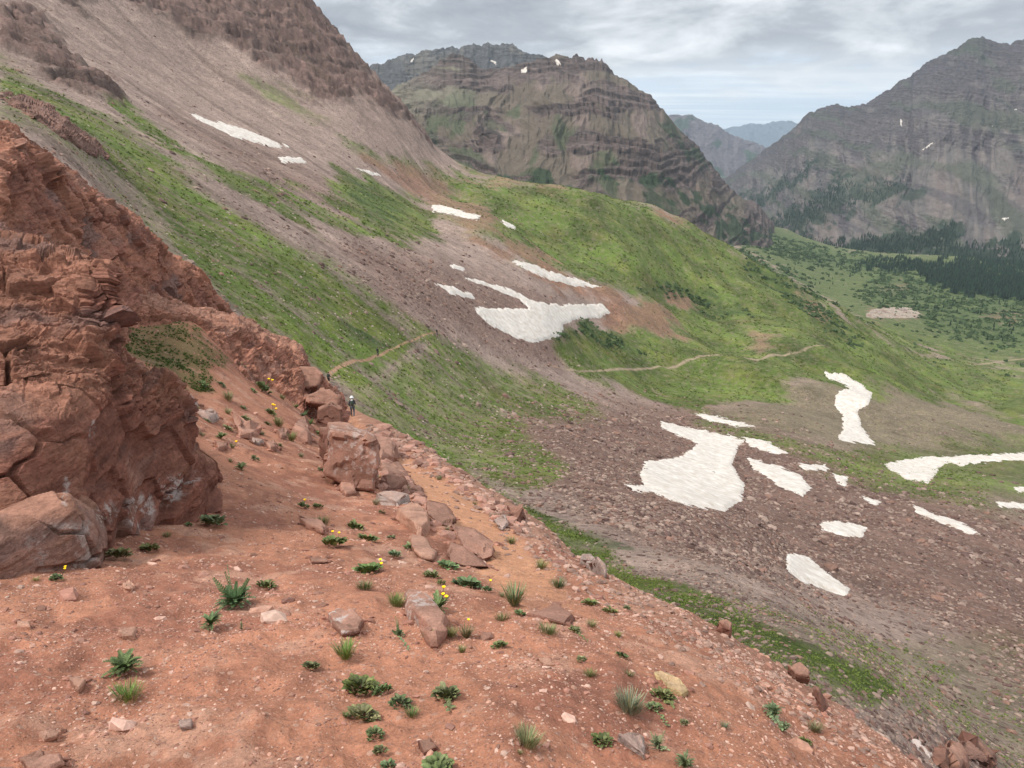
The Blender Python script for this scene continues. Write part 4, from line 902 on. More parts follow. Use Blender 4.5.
# extra rubble along the brink, around the slab and on the upper shelf
n = 6000; line = [(395,424),(450,452),(520,506),(600,562),(700,618),(800,682),(900,750)]
k = R2.uniform(0, len(line)-1.001, n); i = k.astype(int); L_ = np.array(line, float); q = L_[i]+(L_[i+1]-L_[i])*(k-i)[:, None]; q += np.stack([-np.abs(R2.normal(0, 22, n)), np.abs(R2.normal(0, 14, n))], -1)
d = P3(q[:, 0], q[:, 1], 1.0); az = np.arctan2(d[:, 0], d[:, 1]); hp = [near.hit(a, b) for a, b in q[:1500]]; hp = np.array([h for h in hp if h is not None and 3 < h[1] < 75])
P, N = samp(near, np.arctan2(hp[:, 0], hp[:, 1]), np.hypot(hp[:, 0], hp[:, 1]), nN); tt = toPX(P)[2]
PTS.append(P); NN.append(N); SZ.append(tt/FPX*(1.2+4*R2.uniform(0, 1, len(P))**2)); CCs.append(np.array([.33,.21,.165])*R2.uniform(.6, 1.5, (len(P), 1)))
n = 900; qx = R2.uniform(375, 520, n); qy = 450+(qx-375)*.72+R2.normal(0, 14, n); hp = [near.hit(a, b) for a, b in zip(qx, qy)]; hp = np.array([h for h in hp if h is not None and 3 < h[1] < 60])
P, N = samp(near, np.arctan2(hp[:, 0], hp[:, 1]), np.hypot(hp[:, 0], hp[:, 1]), nN); tw = near.zat(P[:, 0], P[:, 1], trN); P, N = P[tw < .4], N[tw < .4]; tt = toPX(P)[2]
PTS.append(P); NN.append(N); SZ.append(tt/FPX*R2.uniform(2, 9, len(P))); CCs.append(np.array([.31,.17,.13])*R2.uniform(.7, 1.5, (len(P), 1)))
hp = []
for it in ROCKS:      # debris caught round the foot of each stone
    p_ = np.array(it[0], float); c_ = p_.mean(0)
    for _ in range(22):
        q_ = p_[R2.integers(0, len(p_))]; q_ = c_+(q_-c_)*R2.uniform(.95, 1.35); q_[1] = max(q_[1], c_[1]-2); h_ = near.hit(*q_)
        if h_ is not None and h_[1] < 60: hp.append(h_)
hp = np.array(hp); P, N = samp(near, np.arctan2(hp[:, 0], hp[:, 1]), np.hypot(hp[:, 0], hp[:, 1]), nN); tt = toPX(P)[2]
PTS.append(P); NN.append(N); SZ.append(tt/FPX*R2.uniform(1.2, 5, len(P))); CCs.append(np.array([.29,.14,.10])*R2.uniform(.6, 1.5, (len(P), 1)))
scatter('gravel', np.concatenate(PTS), np.concatenate(SZ)*1.25, np.concatenate(NN), np.concatenate(CCs), M_chip, seed=31)

# scree and boulder fields of the basin
PTS, SZ, NN, CCs = [], [], [], []
pal = np.array([[.18,.12,.10],[.13,.082,.070],[.24,.17,.14],[.25,.18,.145],[.11,.068,.056],[.21,.125,.095],[.30,.22,.18]])
pxB, pyB, tB = toPX(base.P()); snw = np.zeros_like(pxB)
for pl_, _l in SN: snw = np.maximum(snw, sstep(-1.5, .5, polysd(pxB, pyB, pl_)))
rock_w = (1-.95*snw)*np.clip(maskS*(.22+.95*wS+.25*wR)+.22*(base.R < 75), 0, 1)
for n, r0, r1, s0, s1, f in ((90000, 20, 95, .07, .26, 1), (90000, 60, 300, .18, .62, 1), (26000, 160, 620, .5, 1.4, .8), (900, 110, 380, .8, 1.7, 1)):
    az = R2.uniform(-.66, .82, n); r = np.exp(R2.uniform(math.log(r0), math.log(r1), n)); x, y = r*np.sin(az), r*np.cos(az)
    w = base.zat(x, y, rock_w)*f*(.55+.9*pn2(x/9, y/9, 7)); k = R2.uniform(0, 1, n) < w
    P, N = samp(base, az[k], r[k], nB); PTS.append(P); NN.append(N); SZ.append(s0*(s1/s0)**(R2.uniform(0, 1, k.sum())**2.2))
    CCs.append(pal[R2.integers(0, len(pal), k.sum())]*R2.uniform(.8, 1.25, (k.sum(), 1)))
scatter('scree', np.concatenate(PTS), np.concatenate(SZ), np.concatenate(NN), np.concatenate(CCs), M_scree, seed=32)
print('scree', sum(len(p) for p in PTS))
# pale stones scattered through the green slope
n = 9000; az = R2.uniform(-.6, .35, n); r = np.exp(R2.uniform(math.log(50), math.log(330), n)); x, y = r*np.sin(az), r*np.cos(az)
w = base.zat(x, y, wG)*(.5+.8*pn2(x/14, y/14, 8)); k = R2.uniform(0, 1, n) < w; P, N = samp(base, az[k], r[k], nB)
scatter('scattered_stones', P, toPX(P)[2]/FPX*R2.uniform(.6, 1.6, len(P))*1.2, N, np.array([.36,.29,.235])*R2.uniform(.6, 1.3, (len(P), 1)), M_scree, seed=33)

# ------------------------------------------------------------------ grass, low shrub and forest masses
nv = NT('leafy_green'); cv = nv.attr('Col'); aa = nv.noise(12, 3, .7); nv.b.inputs['Roughness'].default_value = .75
M_leafs = nv.done(nv.scale(cv, nv.mr(aa, .3, .7, .75, 1.3)))
def tuft(seed, nb, spread=.5, h=1.0, w=.12):
    r = np.random.default_rng(seed); V, F = [], []
    for b in range(nb):
        a = r.uniform(0, 2*np.pi); o = r.uniform(0, spread*.6); l = r.uniform(.6, 1)*h; k = len(V)
        cx, cy = o*math.cos(a), o*math.sin(a); dx, dy = math.cos(a)*spread*r.uniform(.3, 1), math.sin(a)*spread*r.uniform(.3, 1); tx, ty = -math.sin(a+r.uniform(-1, 1))*w, math.cos(a+r.uniform(-1, 1))*w
        V += [(cx-tx, cy-ty, -.1), (cx+tx, cy+ty, -.1), (cx+dx, cy+dy, l)]; F.append((k, k+1, k+2))
    return np.array(V, float), np.array(F)
TUFT = [tuft(k, 9, .7, .75, .2) for k in range(8)]
n = 130000; az = R2.uniform(-.6, .6, n); r = np.exp(R2.uniform(math.log(22), math.log(330), n)); r[:50000] = np.exp(R2.uniform(math.log(18), math.log(75), 50000)); az[:50000] = R2.uniform(-.1, .82, 50000); x, y = r*np.sin(az), r*np.cos(az)
wgn = base.w2; w = base.zat(x, y, wgn)*(1-base.zat(x, y, trB))*(.55+.9*pn2(x/3.5, y/3.5, 9)); k = R2.uniform(0, 1, n) < w; P, N = samp(base, az[k], r[k], nB)
N = N*.4+np.array([0, 0, .6]); N /= np.linalg.norm(N, axis=1)[:, None]; tt = toPX(P)[2]; dk = base.zat(P[:, 0], P[:, 1], wD)
cc = np.array([.135,.175,.042])*(1-dk[:, None]*.45)*R2.uniform(.65, 1.4, (len(P), 1))
scatter('grass', P, np.minimum(tt/FPX*R2.uniform(1.0, 2.6, len(P)), .9)*1.1, N, cc, M_leafs, sink=.35, arch=TUFT, seed=34, jit=.25)
n = 50000; az = R2.uniform(-.25, .6, n); r = np.exp(R2.uniform(math.log(300), math.log(1100), n)); x, y = r*np.sin(az), r*np.cos(az)
w = base.zat(x, y, base.w2)*(1-base.zat(x, y, trB))*(.45+1.2*pn2(x/16, y/16, 19)); k = R2.uniform(0, 1, n) < w; P, N = samp(base, az[k], r[k], nB)
N = N*.5+np.array([0, 0, .5]); N /= np.linalg.norm(N, axis=1)[:, None]; tt = toPX(P)[2]
scatter('grass', P, tt/FPX*R2.uniform(.9, 2.2, len(P)), N, np.array([.125,.165,.042])*R2.uniform(.65, 1.25, (len(P), 1)), M_leafs, sink=.5, arch=TUFT, seed=44, jit=.25)
# grass on the upper shelf
n = 6000; hp = [near.hit(a, b) for a, b in zip(R2.uniform(112, 232, n), R2.uniform(308, 392, n))]; hp = np.array([h for h in hp if h is not None and h[1] > 14])
w = near.zat(hp[:, 0], hp[:, 1], ng); hp = hp[R2.uniform(0, 1, len(hp)) < w*.9*(.5+pn2(hp[:, 0]/.8, hp[:, 1]/.8, 4))]; P, N = samp(near, np.arctan2(hp[:, 0], hp[:, 1]), np.hypot(hp[:, 0], hp[:, 1]), nN)
scatter('grass', P, R2.uniform(.04, .09, len(P)), np.tile([0., 0, 1.], (len(P), 1)), np.array([.08,.12,.03])*R2.uniform(.6, 1.4, (len(P), 1)), M_leafs, arch=TUFT, seed=35, jit=.3)
# willow scrub: knobbly leaf clumps
def clump(seed):
    r = np.random.default_rng(seed); V, F = [], []
    for b in range(26):
        a, e = r.uniform(0, 2*np.pi), r.uniform(.0, 1.4); q = r.uniform(.55, 1.0); c = np.array([math.cos(a)*math.cos(e)*.9, math.sin(a)*math.cos(e)*.9, math.sin(e)*.75])*q
        u = r.normal(size=3); u /= np.linalg.norm(u); v = np.cross(u, c); v /= np.linalg.norm(v)+1e-9; s = r.uniform(.22, .42); k = len(V)
        V += [c-u*s, c+v*s*.8, c+u*s, c-v*s*.8]; F += [(k, k+1, k+2), (k, k+2, k+3)]
    return np.array(V), np.array(F)
CLUMP = [clump(k) for k in range(8)]
n = 60000; az = R2.uniform(-.1, .66, n); r = np.exp(R2.uniform(math.log(220), math.log(2800), n)); x, y = r*np.sin(az), r*np.cos(az)
w = base.zat(x, y, np.clip(wD, 0, 1))*sstep(-.35, .15, fbm2(x/35, y/35, 3, 10)); w = w + .16*(r > 950)*sstep(.1, .5, fbm2(x/60, y/60, 3, 12))*base.zat(x, y, wG)*(r > 500)
k = R2.uniform(0, 1, n) < w; P, N = samp(base, az[k], r[k], nB); tt = toPX(P)[2]
scatter('shrub_thicket', P, np.clip(tt/FPX*R2.uniform(1.2, 3.2, len(P)), .8, 7), np.tile([0., 0, 1.], (len(P), 1)), np.array([.070,.108,.046])*R2.uniform(.7, 1.35, (len(P), 1)), M_leafs, arch=CLUMP, seed=36, jit=.1, sink=.35)
# conifers: layered ragged cones
def conifer(seed, nl=7, ns=7):
    r = np.random.default_rng(seed); V, F = [], []
    V += [(-.02,-.02,-.1),(.02,-.02,-.1),(0,.03,-.1),(0,0,.3)]; F += [(0,1,3),(1,2,3),(2,0,3)]
    for l in range(nl):
        z0 = .08+.86*l/nl; w = .19*(1-l/nl)**.8+.02; h = 1.25/nl; k = len(V); V.append((r.uniform(-.01,.01), r.uniform(-.01,.01), z0+h))
        for q in range(ns*2):
            a = np.pi*q/ns+r.uniform(-.1,.1)+l; ww = w*(1 if q % 2 else .55)*r.uniform(.75, 1.15); V.append((ww*math.cos(a), ww*math.sin(a), z0-(.02 if q % 2 else -.01)))
        for q in range(ns*2): F.append((k, k+1+q, k+1+(q+1) % (ns*2)))
    return np.array(V, float), np.array(F)
CON = [conifer(k) for k in range(5)]
def forest(nm, polys, n, s, Nn, hgt, seed, dens=1.):
    allp = []
    for poly in polys:
        p = np.array(poly, float); q = R2.uniform(p.min(0), p.max(0), (n, 2)); q = q[(polysd(q[:, 0], q[:, 1], poly)+pn2(q[:, 0]/9, q[:, 1]/5, 5)*6) > 0]
        for a, b in q:
            h = s.hit(a, b)
            if h is not None and h[1] > 700: allp.append(h)
    P = np.array(allp); w = sstep(-.75, -.2, fbm2(P[:, 0]/90, P[:, 1]/90, 3, seed)); P = P[R2.uniform(0, 1, len(P)) < w*dens]
    return P
def matf(): 
    n = NT('conifer_green'); c = n.attr('Col'); return n.done(c)
M_con = matf()
P1 = forest('forest', [[(850,266),(880,258),(930,262),(1030,252),(1030,296),(1000,288),(960,285),(920,275)],[(905,268),(1030,280),(1030,302),(950,292)]], 11000, base, nB, 14, 61, 1.)
P2 = forest('forest', [[(720,225),(760,240),(830,262),(900,272),(880,280),(830,268),(760,246)]], 900, base, nB, 12, 62, .8)
def mforest(m, poly, n, dens):
    w = (polysd(m.px, m.py, poly) + fbm2(m.L/60, m.v*20, 4, 66)*9) > 0; w &= m.v < .8; idx = np.argwhere(w)
    if len(idx) == 0: return np.zeros((0, 3))
    k = idx[R2.integers(0, len(idx), n)]; return m.P0[k[:, 0], k[:, 1]]+np.stack([R2.uniform(-6, 6, n), R2.uniform(-6, 6, n), np.zeros(n)], -1)
PM = [mforest(right, pl, nn_, 1) for pl, nn_ in (([(724,190),(760,215),(800,235),(880,250),(1060,240),(1060,275),(860,275),(760,245)],2600),([(735,200),(760,195),(790,178),(815,162),(800,178),(780,195),(760,208)],500),([(770,225),(800,205),(835,180),(850,182),(830,205),(815,225),(790,232)],700),([(780,215),(830,190),(900,180),(920,190),(860,205),(820,225)],500),([(830,245),(900,235),(940,225),(970,230),(930,250),(900,258)],1300))]
P = np.concatenate([P1, P2]+PM); up_ = np.tile([0., 0, 1.], (len(P), 1))
scatter('forest', P, R2.uniform(5, 14, len(P)), up_, np.array([.024,.042,.026])*R2.uniform(.5, 2.0, (len(P), 1)), M_con, arch=CON, seed=37, jit=.03, sink=.35)
print('forest', len(P))
# single trees that stand apart on the valley floor
def one_conifer(k):
    V, F = CON[k]; o = mk('conifer_tree', V[4:], F[3:]-4, M_con, cols=np.array([[.020,.036,.020]])*np.random.default_rng(k).uniform(.6, 1.5, (len(V)-4, 1)), smooth=False); return o
protos = [one_conifer(k) for k in range(5)]; cnt = 0
for poly, n in (([(780,262),(860,285),(1024,300),(1024,345),(900,330),(830,300)], 80), ([(860,285),(1024,292),(1024,318),(900,308)], 70), ([(740,245),(800,262),(860,290),(800,290)], 30)):
    p = np.array(poly, float); q = R2.uniform(p.min(0), p.max(0), (n, 2)); q = q[polysd(q[:, 0], q[:, 1], poly) > 0]
    for a, b in q:
        h = base.hit(a, b)
        if h is None or h[1] < 700: continue
        pr = protos[cnt % 5]; o = pr if cnt < 5 else pr.copy()
        if cnt >= 5: COL.objects.link(o)
        o.location = h; s_ = R2.uniform(5, 10); o.scale = (s_, s_, s_); o.rotation_euler = (0, 0, R2.uniform(0, 6.28)); cnt += 1
        tag(o, 'small dark conifer standing apart on the green valley floor before the forest', 'tree', 'lone conifers on the valley floor')
print('trees', cnt)
# ------------------------------------------------------------------ plants on the red slope
def mleaf(name, rgh=.6):
    n = NT(name); c = n.attr('Col'); q = n.noise(60, 4, .6); n.b.inputs['Roughness'].default_value = rgh; n.b.inputs['Specular IOR Level'].default_value = .3
    n.b.inputs['Subsurface Weight'].default_value = 0; return n.done(n.scale(c, n.mr(q, .3, .7, .75, 1.25)))
M_leaf = mleaf('leaf'); M_petal = mleaf('petal', .7)
def leafstrip(V, F, Cc, base_, dirv, up, L, W, c, droop=.6, segs=5, lobes=0, rr=random, fold=.25):
    """one leaf: a folded tapering strip (or a feathery one with side lobes)"""
    dirv = Vector(dirv).normalized(); up = Vector(up).normalized(); side = dirv.cross(up).normalized(); p = Vector(base_); k = len(V)
    cur = (dirv*.55+up*.85).normalized() if droop > 0 else dirv; step = L/segs; pts = []
    for i in range(segs+1):
        f = i/segs; pts.append((p.copy(), cur.copy(), f)); cur = (cur - up*droop*.36 + dirv*.10).normalized(); p = p + cur*step
    for (q, d, f) in pts:
        w = W*(math.sin(math.pi*min(1, f*.86+.12))**.5)*(.28+.72*min(1, f*3)) if lobes == 0 else W*.10*(1.1-f)
        n = side.cross(d).normalized(); jit = 1+rr.uniform(-.15, .15)
        V += [tuple(q-side*w*jit+n*w*fold), tuple(q), tuple(q+side*w*jit+n*w*fold)]
        s = .78+.4*f; Cc += [tuple(np.array(c)*s*1.0), tuple(np.array(c)*s*1.3), tuple(np.array(c)*s)]
    for i in range(segs):
        a = k+3*i; F += [(a, a+1, a+4, a+3), (a+1, a+2, a+5, a+4)]
    if lobes:
        for i in range(lobes):
            f = .12+.85*i/lobes; j = min(segs-1, int(f*segs)); g = f*segs-j; q = pts[j][0].lerp(pts[j+1][0], g); d = pts[j][1]
            l = W*(1-abs(f-.4)*1.1)*rr.uniform(.8, 1.15)
            for s in (-1, 1):
                n = side.cross(d).normalized(); t = q+(side*s*.85+d*.55+n*.25).normalized()*l; b = len(V); wv = d*W*.16
                mid = q.lerp(t, .5)+n*l*.05
                V += [tuple(q-wv), tuple(q+wv), tuple(mid+wv*1.5), tuple(t), tuple(mid-wv*1.3)]; F.append((b, b+1, b+2, b+3, b+4)); sc = rr.uniform(.75, 1.3)
                Cc += [tuple(np.array(c)*sc)]*5
def fix(F):   # quads/pentagons to triangles
    out = []
    for f in F:
        for i in range(1, len(f)-1): out.append((f[0], f[i], f[i+1]))
    return np.array(out)
KC = {'B': (.080, .106, .036), 'F': (.095, .135, .055), 'T': (.105, .145, .055), 'S': (.15, .185, .10), 'G': (.12, .18, .045)}
def plant(px, py, w, h, kind, label, group, flower=0, tail=None, sheet=None):
    H = near.hit(px, py); rr = random.Random(int(px*31+py*7))
    if H is None: print('plant miss', px, py); return None
    t = toPX(H)[2]; Ww = w*t/FPX*(1.08 if kind != 'B' else .98); Hh = h*t/FPX; N = near.slope_n(H[0], H[1]); up = (N*.5+Vector((0, 0, .7))).normalized()
    root = bpy.data.objects.new('wild_plant', None); COL.objects.link(root); root.location = H; root.empty_display_size = .05; tag(root, label, 'plant', group)
    V, F, Cc = [], [], []; c = np.array(KC[kind])*rr.uniform(.85, 1.3)*np.array([rr.uniform(.85, 1.35), 1, rr.uniform(.8, 1.3)])
    if kind == 'B':
        nl = int(44+min(46, w*.9)); R_ = Ww*.60; lobb = max(1, round(w/26))
        cs = [Vector((rr.uniform(-.5, .5)*R_*.9, rr.uniform(-.5, .5)*R_*.8, 0)) for _ in range(lobb)] if lobb > 1 else [Vector((0, 0, 0))]
        for i in range(nl*lobb):
            c0 = cs[i % lobb]; a = rr.uniform(0, 6.283); q = math.sqrt(rr.random()); L = R_*rr.uniform(.30, .50)/(lobb**.3); d = Vector((math.cos(a), math.sin(a), 0)); d = (d-N*d.dot(N)).normalized()
            b = c0+d*R_*.58*q/(lobb**.3); b = b - N*b.dot(N)*.9 + up*(Hh*.45*(1-q*.6)*rr.uniform(.2, 1.1)); cc = c*rr.uniform(.6, 1.45)
            if rr.random() < .2: cc = cc*np.array([1.5, 1.35, 1.6])
            leafstrip(V, F, Cc, b, (d+up*rr.uniform(-.1, .9)).normalized(), up, L, L*rr.uniform(.26, .42), cc, droop=rr.uniform(.15, .9), rr=rr, fold=rr.uniform(.15, .5))
    elif kind == 'F':
        for i in range(int(22+w*.7)):
            a = rr.uniform(0, 6.283); d = Vector((math.cos(a), math.sin(a), 0)); L = Ww*.5*rr.uniform(.6, 1.0); leafstrip(V, F, Cc, up*rr.uniform(0, .04), (d+up*rr.uniform(-.1, .8)).normalized(), up, L, L*.22, c*rr.uniform(.6, 1.5), droop=rr.uniform(.2, .9), lobes=10, segs=6, rr=rr)
        if h > w*.7:
            for i in range(5):
                a = rr.uniform(0, 6.283); d = (up*1.5+Vector((math.cos(a), math.sin(a), 0))*rr.uniform(.2, 1.6)).normalized(); leafstrip(V, F, Cc, up*Hh*.1, d, Vector((math.cos(a+1.5), math.sin(a+1.5), .3)), Hh*rr.uniform(.45, .98), Hh*.11, c*rr.uniform(1.0, 1.7), droop=0, lobes=12, segs=5, rr=rr)
    else:
        nb = int(130+w*(5 if kind != 'S' else 12))
        for i in range(nb):
            a = rr.uniform(0, 6.283); q = rr.random(); d = Vector((math.cos(a), math.sin(a), 0)); b = d*Ww*.30*rr.random(); b = b-N*b.dot(N); L = max(Hh*.9, Ww*.42)*rr.uniform(.3, 1.0)
            leafstrip(V, F, Cc, b, (d*(.35+1.3*q*rr.uniform(.5, 1.2))+up*.7).normalized(), up, L, L*(.020 if kind != 'S' else .014), (c if rr.random() > .22 else np.array([.26, .21, .11]))*rr.uniform(.6, 1.5), droop=rr.uniform(.1, .5), segs=3, rr=rr)
    o = mk('leaves', np.array(V), fix(F), M_leaf, root, cols=np.array(Cc), smooth=False)
    if tail:      # a shoot trailing downhill
        V, F, Cc = [], [], []; T = near.hit(*tail); dv = Vector(T-H); 
        for i in range(16):
            f = (i+1)/16; a = rr.uniform(0, 6.283); b = dv*f; b.z += .01; d = Vector((math.cos(a), math.sin(a), 0)); leafstrip(V, F, Cc, b, d, up, Ww*.22*rr.uniform(.7, 1.1), Ww*.065, c*rr.uniform(.7, 1.5), droop=.7, rr=rr)
        mk('trailing_shoot', np.array(V), fix(F), M_leaf, root, cols=np.array(Cc), smooth=False)
    for i in range(flower):
        V, F, Cc = [], [], []; a = rr.uniform(0, 6.283); b = Vector((math.cos(a), math.sin(a), 0))*Ww*rr.uniform(.1, .4)+Vector((Ww*.3, 0, 0)); b = b+up*Hh*rr.uniform(.7, 1.1)
        s = max(Ww*.07, 1.9*t/FPX)
        for k in range(9):
            g = k*.698; d = Vector((math.cos(g), math.sin(g), .35)); leafstrip(V, F, Cc, b, d, Vector((0, 0, 1)), s*1.3, s*.42, (.90, .66, .02), droop=.1, segs=2, rr=rr)
        st = mk('flower_head', np.array(V), fix(F), M_petal, root, cols=np.array(Cc), smooth=False)
        q0 = Vector((b.x*.3, b.y*.3, 0)); V = []; rad = s*.10
        for (pp) in (q0, b):
            for g in range(3): V.append(tuple(pp+Vector((math.cos(g*2.09), math.sin(g*2.09), 0))*rad))
        mk('flower_stem', np.array(V), np.array([(0,1,4),(0,4,3),(1,2,5),(1,5,4),(2,0,3),(2,3,5)]), M_leaf, root, cols=np.tile([.09,.13,.04], (6, 1)), smooth=False)
    return root
G1 = 'plants on the open dirt in front'
MAIN = [(235,608,48,46,'F','largest feathery green plant, standing tall in the open dirt left of centre',0,None),
 (266,589,20,17,'B','compact dark leafy rosette just right of the tall feathery plant',0,None),
 (211,628,30,13,'F','low feathery plant directly below the tall feathery one',0,None),
 (242,630,8,6,'F','tiny green sprig below and right of the tall feathery plant',0,None),
 (125,673,44,24,'F','spreading feathery plant above the low bright one near the left side',0,None),
 (128,699,34,20,'G','low bright green plant under the spreading feathery one',0,None),
 (120,558,26,20,'B','dark leafy plant close to the foot of the left cliff, beside the stained block',0,None),
 (150,551,20,13,'B','second leafy plant along the foot of the left cliff',0,None),
 (167,537,12,7,'T','small flat plant between the leafy ones at the foot of the cliff',0,None),
 (189,526,9,6,'B','tiny plant next to the corner of the left cliff',0,None),
 (214,525,29,17,'B','broad leafy plant at the right corner of the left cliff',0,None),
 (57,580,14,11,'B','dark little plant with a yellow bloom against the stained block',2,None),
 (36,581,10,6,'G','small light green plant left of the yellow bloom by the stained block',0,None),
 (334,546,27,17,'B','bushy leafy plant with a yellow flower at its right side',2,None),
 (355,529,19,12,'B','dark rosette above the bushy plant with the yellow flower',0,None),
 (322,525,20,12,'T','grassy light green tuft left of the dark rosette below the slab',0,None),
 (318,508,12,8,'B','small dark plant on the path side of the upper dirt, below the slab',0,None),
 (303,508,13,11,'B','small plant with pale yellow bloom left below the big slab',1,None),
 (370,573,32,13,'B','wide grey-green plant with yellow buds above the pink lichen block',2,None),
 (337,541,10,6,'B','small dark plant tucked over the bushy flowering one',0,None),
 (368,541,22,9,'B','flat dark plant right of the bushy flowering one',0,None),
 (395,557,15,12,'B','upright dark rosette left of the squat light-topped block',0,None),
 (413,551,22,12,'B','spreading plant beside the squat light-topped block',0,None),
 (391,539,10,7,'B','small rosette above the upright dark rosette',0,None),
 (448,568,22,7,'B','low plant at the foot of the smooth triangular stone',0,None),
 (432,578,18,11,'B','dark plant below the squat light-topped block',0,None),
 (441,585,10,11,'B','small dark plant right above the white-grey long plant',0,None),
 (365,590,26,13,'T','loose grassy tuft left of the pink lichen block',0,None),
 (396,606,22,16,'G','upright bright green leafy tuft touching the pink lichen block',0,None),
 (437,612,36,22,'F','dense green plant with yellow buds right of the pink lichen block',3,None),
 (400,638,14,24,'F','stringy plant trailing downhill left of the pink lichen block',0,(409,652)),
 (428,640,10,13,'G','small bright tuft in front of the pink lichen block',0,None),
 (451,637,16,13,'T','grassy tuft at the lower right of the pink lichen block',0,None),
 (466,638,10,18,'T','thin stalks bearing one single bright yellow flower in the middle dirt',1,None),
 (467,587,30,12,'B','sprawling grey leafy plant on the open dirt at the end of the trail bend',0,None),
 (487,592,12,12,'B','leafy plant with yellow buds right of the sprawling grey one',1,None),
 (502,597,11,6,'T','little tuft right of the leafy plant with yellow buds',0,None),
 (514,606,15,30,'T','tall thin grass stems in the middle dirt',0,None),
 (502,621,20,11,'T','short tuft left below the tall thin grass stems',0,None),
 (520,616,13,12,'B','dark plant at the foot of the tall thin grass stems',0,None),
 (558,588,22,14,'T','round light green tuft beside the trail near the brink',0,None),
 (511,544,12,10,'T','small tuft on the outer side of the trail',0,None),
 (541,569,15,12,'T','olive tuft on the outer side of the lower trail',0,None),
 (548,634,28,14,'T','wide fine-leaved tuft below the dark hump of rock',0,None),
 (575,632,14,9,'B','dark trailing plant running down from the hump of rock',0,(588,643)),
 (592,627,15,9,'T','light tuft right of the dark hump of rock',0,None),
 (590,605,17,9,'B','leafy plant near the brink right of the round light tuft',0,None),
 (610,614,17,11,'B','dark leafy plant on the brink slope',0,None),
 (627,610,9,10,'B','small upright plant nearest the brink',0,None),
 (618,637,9,8,'G','small bright plant on the right slope',0,None),
 (622,657,14,7,'B','flat dark plant above the yellowish stone',0,None),
 (629,676,14,7,'T','small tuft left of the yellowish stone',0,None),
 (499,648,18,13,'B','dark little plant in the middle dirt right of the yellow flower',0,None),
 (462,653,8,11,'T','faint thin sprig under the single yellow flower',0,None),
 (581,661,12,9,'B','dark small plant on the middle right dirt',0,None),
 (590,677,18,11,'T','tuft just below the dark small plant on the middle right dirt',0,None),
 (346,659,18,24,'G','upright green tuft left of centre above the long leafy row',0,None),
 (311,669,20,14,'B','single blue-green rosette left of the long leafy rows',0,None),
 (446,699,32,24,'B','well-shaped dark rosette with one shoot hanging below, lower middle',0,(451,713)),
 (360,692,38,26,'B','first plant at the upper end of the long leafy row',0,None),
 (383,694,22,18,'B','middle plant of the long leafy row',0,None),
 (400,708,24,26,'B','tall dark plant at the lower end of the long leafy row',0,None),
 (412,717,16,13,'G','bright green tuft ending the long leafy row',0,None),
 (362,720,34,22,'B','top plant of the second leafy row at the bottom',0,None),
 (375,738,20,22,'B','middle plant of the second leafy row at the bottom',0,None),
 (381,753,17,13,'B','lower plant of the second leafy row at the bottom',0,None),
 (388,769,18,16,'B','last plant of the second leafy row, cut by the bottom edge',0,None),
 (346,717,9,8,'G','light green sprig beside the top of the second leafy row',0,None),
 (446,774,44,34,'B','large leafy rosette cut by the bottom edge',0,None),
 (527,746,32,24,'S','pale silvery tuft at the bottom middle',0,None),
 (520,754,8,5,'T','tiny green sprig under the pale silvery tuft',0,None),
 (602,742,24,8,'B','flat grey-green plant right of the silvery tuft',0,None),
 (629,712,36,28,'S','big silvery feathery tuft on the lower right slope',0,None),
 (662,699,26,18,'B','dark row plant above the long trailing one on the lower right',0,(672,708)),
 (654,710,18,16,'B','dark plant between the silvery tuft and the trailing row',0,(668,728)),
 (684,724,10,8,'B','little round plant right of the trailing dark ones',0,None),
 (657,750,20,24,'F','narrow feathery plant near the bottom right of centre',0,(666,752)),
 (684,769,24,18,'F','feathery plant at the bottom edge right of centre',0,None),
 (772,716,26,22,'F','grey-green feathery plant high on the lower right slope',0,(781,730)),
 (783,732,16,12,'F','small feathery plant below the grey-green one at the lower right',0,None),
 (805,744,14,11,'B','dark plant lowest at the right slope',0,None),
 (815,732,16,14,'S','pale tuft close to the brink at the lower right',0,None),
 (724,729,10,10,'S','faint pale sprig on the lower right slope',0,None)]
for (a, b, w, h, k, lab, fl, tl_) in MAIN: plant(a, b, w, h, k, lab, G1, fl, tl_)
ORD = ['leftmost','second','third','fourth','fifth','sixth','seventh','eighth','ninth','tenth','eleventh','twelfth','thirteenth','fourteenth','fifteenth','sixteenth','seventeenth','eighteenth','nineteenth','twentieth']
def row(lst, what, where, group):
    lst = sorted(lst); n = len(lst)
    for i, (a, b, w, h, k, fl) in enumerate(lst):
        o = (ORD[i]+(' of the ' if i == 0 else ' from left of the ')) if i < n-1 else 'rightmost of the '
        plant(a, b, w, h, k, o+what+' '+where, group, fl)
G2 = 'plants on the upper dirt shelf'
UP1 = [(203,386,11,8,'B',0),(221,386,10,7,'B',0),(228,400,15,11,'T',0),(242,369,12,9,'B',0),(263,391,20,12,'B',2),(253,392,9,6,'B',0),(282,399,9,6,'T',0),(307,398,7,6,'T',0),(243,409,8,5,'B',0),(196,410,10,6,'T',0),(228,414,9,8,'S',0)]
row(UP1, 'small plants', 'high on the dirt shelf', G2)
UP2 = [(271,415,14,9,'B',3),(246,421,12,8,'B',0),(278,426,13,12,'T',0),(268,425,8,5,'B',0),(207,422,8,6,'B',0),(228,430,12,8,'B',0),(221,439,16,10,'F',0),(202,436,10,5,'T',0),(291,441,9,12,'T',0),(280,447,6,8,'B',0),(262,435,9,6,'S',0)]
row(UP2, 'small plants', 'among the stones of the shelf', G2)
